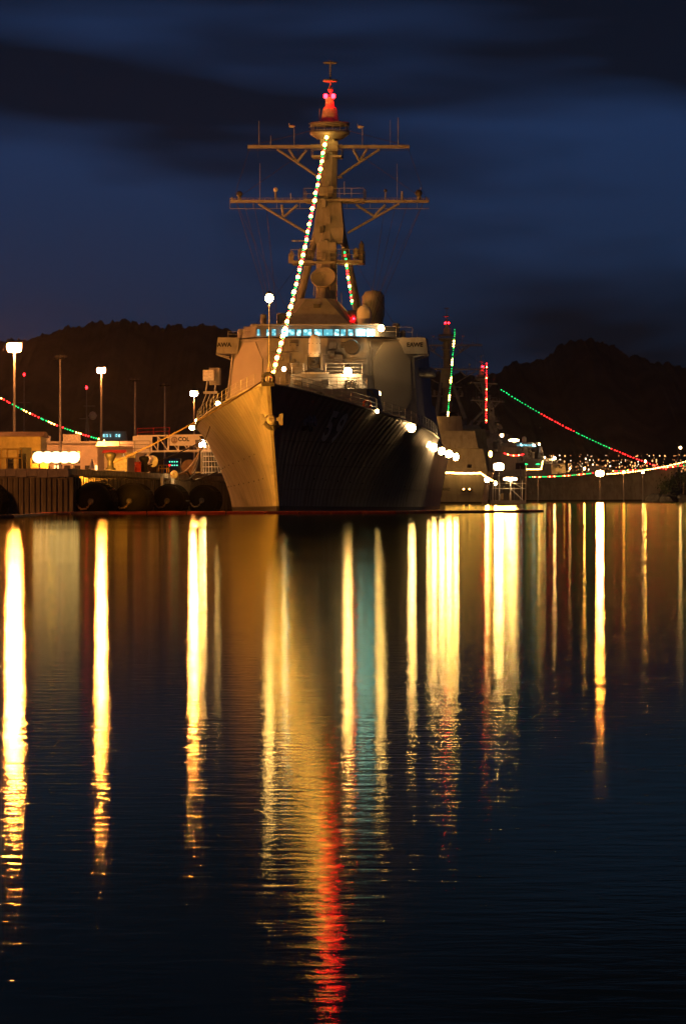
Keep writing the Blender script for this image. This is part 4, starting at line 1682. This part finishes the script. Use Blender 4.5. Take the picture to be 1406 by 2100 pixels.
# bollards
for (px, py, Y, lb) in ((227, 960, 322, 'black mushroom bollard near the pier corner, right of the floodlight bank'), (296, 966, 352, 'black bollard on the pier edge below the white gangway')):
    p = at(px, py, Y)
    m = MB()
    m.lathe([(0.42, 0), (0.42, .1), (0.27, .2), (0.24, .7), (0.36, .95), (0.46, 1.15), (0.4, 1.35), (0.1, 1.42)], (0, 0, 0), 16)
    o = m.build('bollard', M['black'])
    o.location = (p.x, p.y, PZ)
    tag(o, lb, 'bollard', 'bollards on the pier')

# mooring lines


def rope(label, a, b, r, sag, name='mooring_line', mt='rope', cat='rope', group='mooring lines', ctrl=None):
    a, b = Vector(a), Vector(b)
    if ctrl:
        P = [a] + [Vector(c) for c in ctrl] + [b]
        pts = []
        for i in range(len(P) - 1):
            p0, p1, p2, p3 = P[max(0, i - 1)], P[i], P[i + 1], P[min(len(P) - 1, i + 2)]
            for k in range(8):
                t = k / 8
                pts.append(0.5 * ((2 * p1) + (p2 - p0) * t + (2 * p0 - 5 * p1 + 4 * p2 - p3) * t * t + (3 * p1 - p0 - 3 * p2 + p3) * t ** 3))
        pts.append(P[-1])
    else:
        pts = [a.lerp(b, k / 20) - Vector((0, 0, 4 * sag * k / 20 * (1 - k / 20))) for k in range(21)]
    m = MB()
    m.tube([p - a for p in pts], r, 6)
    o = m.build(name, M[mt])
    o.location = a
    return tag(o, label, cat, group)


bow_w = ship_world((-.3, -.05, 10.55))
rope('long mooring line from the bow ring slanting down left to the pier corner bollard', bow_w, at(228, 951, 322), .075, .35)
rope('thin mooring line dropping from the lit starboard deck edge', ship_world(SP(446, 830, 33)), at(412, 925, 345), .04, .1)
rope('pale mooring line from the starboard side down past a round rat guard', at(436, 893, 372), at(297, 958, 352), .06, .15)
rg1, rg2 = at(312, 946, 354), at(356, 973, 352)
for p, rad, lb in ((rg1, .52, 'larger pale rat guard disc on the mooring line below the gangway'), (rg2, .36, 'smaller pale rat guard disc low beside the pier edge')):
    m = MB()
    m.lathe([(0.05, -.03), (rad, .1), (rad, .14), (0.05, .06)], (0, 0, 0), 20, axis='y')
    m.lathe([(0.12, -.2), (0.12, .25)], (0, 0, 0), 8, axis='y')
    o = m.build('rat_guard', M['white'])
    o.location = p
    o.rotation_euler = (0, 0, R(-25))
    tag(o, lb, 'rat guard', 'rat guards on the mooring lines')
rope('tan power cable sagging from the hull to the pier edge', at(414, 918, 368), at(352, 974, 352), .1, 0, 'power_cable', 'tan_cable', 'cable', 'power cables', [at(402, 940, 366), at(386, 962, 360), at(368, 973, 355)])
rope('black power cable sagging in a loop beside the tan one', at(410, 925, 366), at(368, 984, 350), .08, 0, 'power_cable', 'cable', 'cable', 'power cables', [at(406, 950, 364), at(397, 972, 360), at(385, 985, 354)])
rope('low black power cable curling along the pier edge by the hull', at(366, 972, 356), at(446, 968, 366), .08, 0, 'power_cable', 'cable', 'cable', 'power cables', [at(384, 968, 358), at(396, 984, 360), at(420, 978, 364)])

# white truss gangway with its banner
Yg = 404
a0, a1 = at(282, 926, Yg), at(470, 922, Yg)
g = thing('gangway', 'white truss gangway with a lettered banner leading onto the ship', 'gangway', (a0.x, Yg, a0.z))
L = a1.x - a0.x
H = 1.55
m = MB()
for yy in (0, 1.3):
    m.bar((0, yy, 0), (L, yy, .15), .16)
    m.bar((0, yy, H), (L, yy, H + .15), .14)
m.build('chord', M['white'], g)
m = MB()
m.box((L / 2, .65, -.06), (L, 1.2, .06))
m.build('walkway', M['steel'], g)
nb = 9
for k in range(nb + 1):
    x = L * k / nb
    m = MB()
    m.bar((x, 0, 0), (x, 0, H + .1), .1)
    m.bar((x, 1.3, 0), (x, 1.3, H + .1), .1)
    m.build('upright', M['white'], g)
    if 1 <= k < nb:
        m = MB()
        m.bar((x, -.0, H), (x + L / nb, .0, 0.08), .09)
        m.build('diagonal', M['white'], g)
m = MB()
m.box((.5, -.06, -.1), (1.9, .06, H + .1))
m.build('side_panel', M['white'], g)
m = MB()
m.box((.5, 1.36, -.1), (1.9, .06, H + .1))
m.build('side_panel', M['white'], g)
m = MB()
rail_pts(m, [(0, 0, H), (3.2, 0, H + .1)], .75, .03)
m.build('handrail', M['red'], g)
bx0, bx1 = at(348, 0, Yg).x - a0.x, at(409, 0, Yg).x - a0.x
bz0, bz1 = at(0, 914, Yg).z - a0.z, at(0, 893, Yg).z - a0.z
m = MB()
m.box(((bx0 + bx1) / 2, -.14, bz0), (bx1 - bx0, .06, bz1 - bz0))
ban = m.build('banner', M['white'], g)
me = text_mesh('COL', .56, .02)
me.materials.append(M['navy'])
o = link('lettering', me, ban)
o.location = (at(377, 0, Yg).x - a0.x, -.19, at(0, 904.5, Yg).z - a0.z)
o.rotation_euler = (R(90), 0, 0)
m = MB()
cx_, cz_ = at(358, 0, Yg).x - a0.x, at(0, 902.5, Yg).z - a0.z
m.lathe([(0.34, -.02), (0.34, .0)], (cx_, -.18, cz_), 20, axis='y')
m.build('crest', M['tan'], ban)
m = MB()
m.lathe([(0.24, -.02), (0.24, .0)], (cx_, -.205, cz_), 20, axis='y')
m.build('crest_disc', M['wall'], ban)
m = MB()
m.box((cx_, -.235, cz_ - .13), (.07, .01, .26))
m.box((cx_, -.235, cz_ - .2), (.34, .01, .06))
m.build('crest_charge', M['rust'], ban)

# scaffold tower the gangway stands on
p = at(277, 968, 398)
t_ = thing('gangway_tower', 'grey steel scaffold platform with crossed braces under the gangway', 'scaffold', (p.x, 398, PZ))
W_, Hh = 2.6, a0.z - PZ - .25
for (x, y) in ((-W_ / 2, 0), (W_ / 2, 0), (-W_ / 2, 2), (W_ / 2, 2)):
    m = MB()
    m.box((x, y, 0), (.22, .22, Hh))
    m.build('leg', M['white_worn'], t_)
m = MB()
m.bar((-W_ / 2, 0, .2), (W_ / 2, 0, Hh - .1), .12)
m.bar((-W_ / 2, .08, Hh - .1), (W_ / 2, .08, .2), .12)
m.build('brace', M['steel'], t_)
m = MB()
m.box((0, 1, Hh), (W_ + .5, 2.5, .12))
m.build('floor', M['steel'], t_)
m = MB()
rail_pts(m, [(-W_ / 2 - .2, -.2, Hh + .12), (W_ / 2 + .2, -.2, Hh + .12)], 1.1, .03, n=3)
m.build('railing', M['steel'], t_)

# yellow guard frames
def yellow_frame(label, px0, px1, py0, py1, Y):
    a, b = at(px0, py0, Y), at(px1, py0, Y)
    h = at(0, py1, Y).z - PZ
    e = thing('guard_frame', label, 'guard rail', ((a.x + b.x) / 2, Y, PZ), 0, 'yellow guard frames on the pier')
    w_ = b.x - a.x
    for x in (-w_ / 2, -w_ / 2 + w_ * .3, w_ / 2 - w_ * .2, w_ / 2):
        m = MB()
        m.tube([(x, 0, 0), (x * .94, 0, h)], .045, 6)
        m.build('post', M['yellow'], e)
    for z in (h * .55, h):
        m = MB()
        m.tube([(-w_ / 2, 0, z), (w_ / 2, 0, z)], .045, 6)
        m.build('rail', M['yellow'], e)


yellow_frame('large yellow pipe frame at the left end of the pier', 2, 46, 955, 921, 312)
yellow_frame('small yellow guard rail below the gangway', 326, 347, 970, 954, 360)

# stores and gear lying about the pier
def pier_item(name, cat, label, px, Y, build, group=None, dz=0.0, mt='wood'):
    p = at(px, 0, Y)
    m = MB()
    build(m)
    o = m.build(name, M[mt])
    o.location = (p.x, Y, PZ + dz)
    return tag(o, label, cat, group)


def cone_(m):
    m.box((0, 0, 0), (.45, .45, .05))
    m.lathe([(.19, .05), (.03, .75)], (0, 0, 0), 12)


def reel_(m):
    m.lathe([(.75, -.42), (.75, -.34), (.35, -.33), (.35, .33), (.75, .34), (.75, .42)], (0, 0, .75), 18, axis='y')


def drum_(m):
    m.lathe([(.29, 0), (.29, .3), (.305, .31), (.29, .33), (.29, .6), (.305, .61), (.29, .63), (.29, .88)], (0, 0, 0), 14)


def crate_(w_, d_, h_):
    def f(m):
        m.box((0, 0, .1), (w_, d_, h_))
        for x in (-w_ / 2 + .08, 0, w_ / 2 - .08):
            m.box((x, -d_ / 2 - .03, .1), (.12, .05, h_))
        for x in (-w_ / 2 + .1, w_ / 2 - .1):
            m.box((x, 0, 0), (.12, d_, .098))
    return f


pier_item('traffic_cone', 'cone', 'small white lit cone on the pier edge right of the floodlight bank', 189, 310.5, cone_, mt='white')
pier_item('storage_bin', 'bin', 'tall black bin at the right end of the yellow frame', 47, 316, crate_(.6, .6, 1.1), mt='black')
pier_item('oil_drum', 'drum', 'dark oil drum standing inside the yellow frame', 21, 315, drum_, mt='dark')
pier_item('packing_crate', 'crate', 'pale packing crate on the pier between the bollard and the scaffold', 246, 345, crate_(1.3, 1.0, 1.1), 'crates on the pier', mt='white_worn')
pier_item('packing_crate', 'crate', 'tall tan crate in front of the gangway scaffold', 268, 352, crate_(.9, .9, 1.6), 'crates on the pier', mt='wall')
pier_item('packing_crate', 'crate', 'low wooden crate on the pier edge right of the scaffold', 310, 358, crate_(1.2, .9, .7), 'crates on the pier', mt='wood')
pier_item('packing_crate', 'crate', 'dark wooden crate left of the floodlight bank', 82, 318, crate_(1.4, 1.0, .8), 'crates on the pier', mt='wood')
pier_item('oil_drum', 'drum', 'red oil drum beside the tan crate below the gangway', 283, 350, drum_, mt='red')
pier_item('cable_reel', 'cable reel', 'dark cable reel near the power cables below the gangway', 388, 395, reel_, mt='wood')

# sheds and stores on the pier
def shed(label, px0, px1, py_top, Y, depth, wallm, roofm, ribs, cat='shed', name='shed', door=None):
    a, b = at(px0, 0, Y), at(px1, 0, Y)
    zt_ = at(0, py_top, Y).z
    e = thing(name, label, cat, ((a.x + b.x) / 2, Y, PZ))
    w_, h = b.x - a.x, zt_ - PZ
    m = MB()
    m.box((0, depth / 2, 0), (w_, depth, h * .86))
    wl = m.build('wall', wallm, e)
    m = MB()
    n = int(w_ / ribs)
    for k in range(n):
        m.box((-w_ / 2 + (k + .5) * w_ / n, -.03, .05), (w_ / n * .45, .06, h * .8))
    m.build('rib_cladding', wallm, wl, kind='stuff')
    m = MB()
    m.prism([(-w_ / 2 - .2, -.3, h * .86 + .004), (-w_ / 2 - .2, depth + .3, h * .86 + .004), (-w_ / 2 - .2, depth / 2, h)], (w_ + .4, 0, 0))
    m.build('roof', roofm, e)
    if door:
        m = MB()
        m.box((w_ * door, -.08, .0), (1.0, .06, 2.0))
        m.build('door', M['dark'], e)
    return e


shed('tan corrugated shed with a rusty roof at the left edge behind the yellow frame', -70, 84, 884, 340, 7, M['tan'], M['rust'], .45, door=.3)
shed('pale hut with a red roof beside the bollard', 214, 252, 922, 372, 4, M['wall'], M['red'], .4, cat='hut', name='hut')
shed('pale block wall building behind the hut, under the long blue roofline', 200, 296, 904, 520, 8, M['wall'], M['steel'], .8, cat='building', name='pier_building', door=-.2)
m = MB()
# long low barge-like building with a pale roof edge
a, b = at(86, 0, 560), at(296, 0, 560)
e = thing('long_building', 'long low building with a pale roof edge running behind the floodlights', 'building', ((a.x + b.x) / 2, 560, PZ))
w_ = b.x - a.x
h = at(0, 905, 560).z - PZ
m.box((0, 6, 0), (w_, 12, h - .3))
wl = m.build('wall', M['wall'], e)
m = MB()
m.box((0, 6, h - .3 + .004), (w_ + .6, 12.8, .3))
m.build('roof', M['steel'], e)
for k in range(10):
    m = MB()
    m.box((-w_ / 2 + w_ * (k + .5) / 10, -.05, 1.3), (.8, .06, .9))
    m.build('window', G['dim_amber'] if k % 4 == 1 else M['glass'], e)
# containers on top of the long building's roof line (ventilation housings)
for (px, w2, h2, lb) in ((145, 2.4, 1.0, 'roof_unit'), (86, .5, .8, 'vent_pipe'), (97, .5, .8, 'vent_pipe')):
    x = at(px, 0, 560).x - (a.x + b.x) / 2
    m = MB()
    m.box((x, 3, h + .004), (w2, 1.5, h2))
    m.build(lb, M['white_worn'], e)

# shore power cabinet with indicator lights
p = at(354, 968, 366)
e = thing('power_cabinet', 'dark blue shore power cabinet with rows of green indicator lights', 'cabinet', (p.x, 366, PZ))
m = MB()
m.box((0, 0.3, 0), (1.5, .6, 1.35))
m.build('casing', M['blue'], e)
for k in range(8):
    m = MB()
    m.box((-.25 + .22 * (k % 4), -.03, .98 - .32 * (k // 4)), (.09, .04, .09))
    m.build('indicator', G['panel_green'] if k != 4 else G['bulb_red'], e)

# slender caged ladder against the hull
p = at(436, 975, 378)
e = thing('access_ladder', 'tall caged ladder between the pier edge and the lit hull', 'ladder', (p.x, 378, PZ))
m = MB()
hh = 3.0
for k in range(9):
    a = PI * (.1 + .8 * k / 8)
    m.tube([(1.0 * math.cos(a) , -.9 * math.sin(a), 0), (.65 * math.cos(a) - .2, -.6 * math.sin(a), hh)], .022, 4)
m.build('cage_bar', M['white_worn'], e, kind='stuff')
for k in range(6):
    z = .15 + k * hh / 6
    s_ = 1 - .35 * k / 6
    m = MB()
    m.tube([(1.0 * s_ * math.cos(a) - .2 * k / 6, -.9 * s_ * math.sin(a), z) for a in [PI * (.1 + .1 * j) for j in range(9)]], .03, 4)
    m.build('cage_hoop', M['white_worn'], e)

# a life ring hung on the port rail, and a seaman on deck by it
p = ship_world(SP(753, 829, 39))
m = MB()
pts = [(0.34 * math.cos(a), 0, 0.34 * math.sin(a)) for a in [2 * PI * k / 20 for k in range(21)]]
m.tube(pts, .1, 8, cap=False)
o = m.build('life_ring', M['orange'])
o.location = p
tag(o, 'orange life ring hanging on the rail right of the bow number', 'life ring')

# ------------------------------------------------------------------ oil boom of floating segments
path = [Vector(q) for q in ((-22.5, 246, 0), (-20.6, 252, 0), (-20.9, 275, 0), (-21.2, 297, 0), (-18, 309.5, 0), (-6, 312, 0), (4, 318, 0), (9, 330, 0), (13, 338, 0), (17, 346, 0))]
fine = []
for a, b in zip(path, path[1:]):
    q = max(1, int((b - a).length / 2.6))
    for k in range(q):
        fine.append((a.lerp(b, k / q), a.lerp(b, (k + 1) / q)))
boom = thing('oil_boom', 'low orange oil boom floating round the bow', 'oil boom', path[0])
for a, b in fine:
    m = MB()
    d = (b - a)
    m.tube([a + d * .02 - path[0], a + d * .1 - path[0], a + d * .9 - path[0], a + d * .98 - path[0]], .2, 8)
    m.build('float', M['orange'], boom)
m = MB()
m.tube([a - path[0] + Vector((0, 0, .0)) for a, b in fine], .07, 5)
m.build('boom_line', M['rope'], boom)
m = MB()
pts = [Vector((12.5, 360, 0)), Vector((24, 368, 0)), Vector((34, 560, 0)), Vector((36, 640, 0))]
# ------------------------------------------------------------------ floating work platform at right
Yp = 770
p0 = at(1042, 1028, Yp)
e = thing('work_platform', 'white railed floating work platform moored right of the destroyer', 'pontoon', (p0.x, Yp, 0))
m = MB()
m.box((0, 3, -.3), (6.6, 6, .95))
m.build('pontoon', M['steel'], e)
for x in (-3.0, -1.7, .4, 2.6):
    m = MB()
    m.tube([(x, 0.2, .65), (x, .2, 4.4)], .08, 6)
    m.build('post', M['white'], e)
for z in (2.9, 3.9):
    m = MB()
    m.bar((-3.2, .2, z), (3.2, .2, z), .1)
    m.build('rail', M['white'], e)
m = MB()
m.bar((.5, .2, 2.8), (2.6, .2, .8), .1)
m.bar((.5, .2, 4.2), (2.6, .2, 3.0), .08)
m.build('brace', M['white'], e)
for x in (-1.2, .4):
    m = MB()
    m.box((x, 1.2, .65), (.5, .5, 1.3))
    m.build('gear', M['wood'], e)
side_flood(e, (.3, -.2, 4.7), (0, -1, -.15), 2.6, 'flood', .6)


def quay_lamp(label, px, py, Y, w_, h_, g, pole=True):
    p = at(px, py, Y)
    e = thing('quay_floodlight', label, 'floodlight', (p.x, Y, 0), 0, 'floodlights between the far ships')
    side_flood(e, (0, 0, p.z), (0, -1, -.1), w_, g, h_)
    m = MB()
    m.tube([(0, .3, 0), (0, .3, p.z)], .1, 6)
    m.build('pole', M['steel'], e)


quay_lamp('large white floodlight above and left of the floating work platform', 1022, 957, 780, 2.0, 1.4, 'flood')
quay_lamp('small white floodlight left of the floating platform, at its rail', 998, 984, 785, .9, .9, 'flood')
quay_lamp('tiny white lamp at the left post of the floating platform', 1015, 991, 765, .5, .8, 'flood_soft')
quay_lamp('wide orange floodlight high between the far ships, left one of a pair', 986, 930, 900, 2.2, .9, 'amber')
quay_lamp('square orange floodlight high between the far ships, right one of a pair', 1005, 931, 900, .8, 1.4, 'amber')
quay_lamp('small round lamp below the pair of orange floodlights', 990, 945, 900, .6, .6, 'deck_lamp')
quay_lamp('pale yellow lamp high beside the far ship funnel', 1028, 893, 1000, .8, .8, 'deck_lamp')
quay_lamp('row lamp cluster high at right of the pale yellow lamp', 1053, 903, 1000, 2.6, .7, 'deck_lamp')
quay_lamp('bright orange flaring floodlight on the side of the broadside destroyer', 1229, 971, 1130, 2.2, 1.6, 'sodium')
quay_lamp('small orange floodlight right of the flaring one on the broadside destroyer', 1278, 968, 1130, .8, .7, 'amber')
quay_lamp('small white floodlight near the bow of the broadside destroyer', 1317, 969, 1130, .7, .5, 'deck_lamp')
quay_lamp('lone yellow lamp high at the right edge of the photo', 1394, 918, 1300, .8, .8, 'deck_lamp')

# floodlights aboard the far ships that wash their own upperworks
for root, spots in ((shipA, ((-4, 140, 7.5), (4, 140, 7.5), (6, 118, 16.0))), (shipB, ((8.5, 36, 9.5), (9.5, 100, 8.0), (8.5, 16, 11.5)))):
    for (x, y, z) in spots:
        h_ = side_flood(root, (x, y, z), (-x * .06, -1, .55) if root is shipA else (-.9, .5 if y < 90 else -.6, .3), .9, 'amber_wash', .7, True)

e = thing('added_hull_flood', 'tall floodlight added between the far ships to brighten the broadside hull', 'floodlight', (at(1066, 0, 1010).x, 1010, 0))  # added lamp, lens turned away, lifts the dim broadside hull
side_flood(e, (0, 0, 9.0), (.45, .9, -.05), 2.6, 'added_wash', 1.6, True)
m = MB()
m.tube([(0, -.3, 0), (0, -.3, 9)], .12, 6)
m.build('pole', M['steel'], e)

# dark shore point at right
rk = thing('rocky_point', 'dark rocky shore point with a timber landing at the right edge', 'rocks', (at(1385, 0, 1050).x, 1050, 0))
rnd = random.Random(11)
for k in range(14):
    x = rnd.uniform(-6, 10)
    s_ = rnd.uniform(1.0, 2.4)
    bm = bmesh.new()
    bmesh.ops.create_icosphere(bm, subdivisions=2, radius=s_)
    for v in bm.verts:
        v.co *= 1 + rnd.uniform(-.16, .16)
        v.co.z *= .75
    me = bpy.data.meshes.new('rock')
    bm.to_mesh(me)
    bm.free()
    me.materials.append(M['rock'])
    o = link('rock', me, rk)
    o.location = (x, rnd.uniform(0, 6), .4)
for (px, py, rr, lb) in ((1368, 995, 3.0, 'low dark bush on the rocky point, left one'), (1400, 985, 4.0, 'taller dark bush on the rocky point at the very edge')):
    p = at(px, py, 1052)
    tr = thing('bush', lb, 'bush', (p.x, 1053, 0.5))
    m = MB()
    m.tube([(0, 0, 0), (.2, 0, p.z - .5)], .2, 6, r1=.08)
    m.build('trunk', M['wood'], tr)
    m = MB()
    for k in range(420):
        d = Vector((rnd.gauss(0, 1), rnd.gauss(0, 1), rnd.gauss(0, .8)))
        d = d.normalized() * rr * rnd.uniform(.3, 1.0) * (1 + .25 * math.sin(d.x * 3 + d.y * 5))
        c = Vector((0, 0, p.z - .5)) + d
        u_ = Vector((rnd.gauss(0, 1), rnd.gauss(0, 1), rnd.gauss(0, 1))).normalized() * .35
        v_ = Vector((rnd.gauss(0, 1), rnd.gauss(0, 1), rnd.gauss(0, 1))).normalized() * .35
        m.add([c, c + u_, c + u_ + v_, c + v_], [(0, 1, 2, 3)])
    m.build('crown', M['leaf'], tr)

# lights of the town across the harbour, too many and too small to count
m = MB()
rnd = random.Random(5)
for k in range(330):
    px = rnd.uniform(1085, 1420) if k < 280 else rnd.uniform(1020, 1406)
    py = 968 - abs(rnd.gauss(0, 1)) * 13 if k % 3 else rnd.choice((935, 944, 947, 956)) + rnd.uniform(-1.5, 1.5)
    Yt = 2100
    c = at(px, min(968, max(925, py)), Yt)
    s_ = rnd.choice((.14, .18, .22, .3, .42))
    m.lathe([(s_ * .5, -s_), (s_, 0), (s_ * .5, s_)], c, 5, mi=rnd.choice((0, 0, 0, 1, 1, 2)))
m.build('town_lights', [G['town'], glow('dim_town_lamp', (1.0, 0.36, 0.1), 1.3), glow('white_town_lamp', (1.0, 0.75, 0.45), 4.5)], kind='stuff')

# a smaller vessel behind the left sheds, only its upperworks in view
Yc = 1100
c0 = at(232, 1019, Yc)
vs_ = thing('patrol_ship', 'distant patrol ship behind the pier with a dish on its mast and lit bridge windows', 'ship', (c0.x, Yc, 0))
def V(px, py):
    p = at(px, py, Yc)
    return p.x - c0.x, p.z
m = MB()
xa, _ = V(150, 0)
xb, _ = V(268, 0)
m.prism([(xa, 0, 0), (xb, 0, 0), (xb + 4, 0, 8), (xa - 2, 0, 8)], (0, 14, 0))
m.build('hull', M['grey'], vs_)
x0, z0 = V(205, 920)
x1, z1 = V(262, 884)
m = MB()
m.box(((x0 + x1) / 2, 5, 7), (x1 - x0 + 3, 8, z0 - 7))
m.box(((x0 + x1) / 2, 5, z0 + .004), (x1 - x0, 6, z1 - z0), top=(.8, .8))
m.build('superstructure', M['grey'], vs_)
for k, px in enumerate((213, 219, 226, 238, 244)):
    x, z = V(px, 893)
    m = MB()
    m.box((x, 1.6, z - .4), (.55 if k != 2 else .3, .3, .8))
    m.build('bridge_window', G['window'], vs_)
m = MB()
for (px, py0, py1, r) in ((176, 925, 795, .25), (170, 925, 850, .3), (184, 925, 850, .3)):
    x, z = V(px, py0)
    x2, z2_ = V(px if px == 176 else 177, py1)
    m.tube([(x, 4, z), (x2, 4, z2_)], r, 6, r1=r * .5)
x, z = V(178, 858)
m.bar((x - 2.2, 4, z), (x + 2.2, 4, z), .25)
x, z = V(180, 832)
m.bar((x - 1.4, 4, z), (x + 1.8, 4, z), .2)
m.build('mast', M['grey'], vs_)
x, z = V(189, 852)
m = MB()
m.lathe([(0.05, -1.2), (0.7, -.9), (1.2, 0), (.7, .9), (.05, 1.2)], (x, 3.4, z), 16)
m.build('dish_dome', M['white_worn'], vs_)
x, z = V(176, 794)
m = MB()
m.lathe([(0.05, -.5), (0.3, -.2), (0.3, .2), (.05, .5)], (x, 4, z), 8)
m.build('mast_light', G['red_far'], vs_)
Yd = 1050
p = at(50, 768, Yd)
rt = thing('radio_mast', 'thin distant mast with a red lamp at left, behind the tallest lamp post', 'mast', (p.x, Yd, 0))
m = MB()
m.tube([(0, 0, 0), (0, 0, p.z - .5)], .35, 6, r1=.12)
for z in (p.z * .55, p.z * .78):
    m.bar((-1.6, 0, z), (1.6, 0, z), .18)
m.build('pole', M['grey'], rt)
m = MB()
m.lathe([(0.05, -.4), (0.25, -.2), (0.25, .2), (.05, .4)], (0, 0, p.z), 8)
m.build('mast_light', G['red_far'], rt)

# ------------------------------------------------------------------ thin night air over the harbour
m = MB()
m.add([(-1600, -110, -2.2), (1600, -110, -2.2), (1600, 4200, -2.2), (-1600, 4200, -2.2), (-1600, -110, 150), (1600, -110, 150), (1600, 4200, 150), (-1600, 4200, 150)],
      [(3, 2, 1, 0), (4, 5, 6, 7), (0, 1, 5, 4), (1, 2, 6, 5), (2, 3, 7, 6), (3, 0, 4, 7)])
hm = bpy.data.materials.new('night_haze')
hm.use_nodes = True
ht = hm.node_tree
ht.nodes.remove(ht.nodes['Principled BSDF'])
pv = N(ht, 'ShaderNodeVolumePrincipled')
pv.inputs['Color'].default_value = (0.9, 0.88, 0.85, 1)
pv.inputs['Density'].default_value = 0.00005
pv.inputs['Anisotropy'].default_value = 0.4
ht.links.new(pv.outputs['Volume'], ht.nodes['Material Output'].inputs['Volume'])
m.build('haze', hm, kind='stuff')
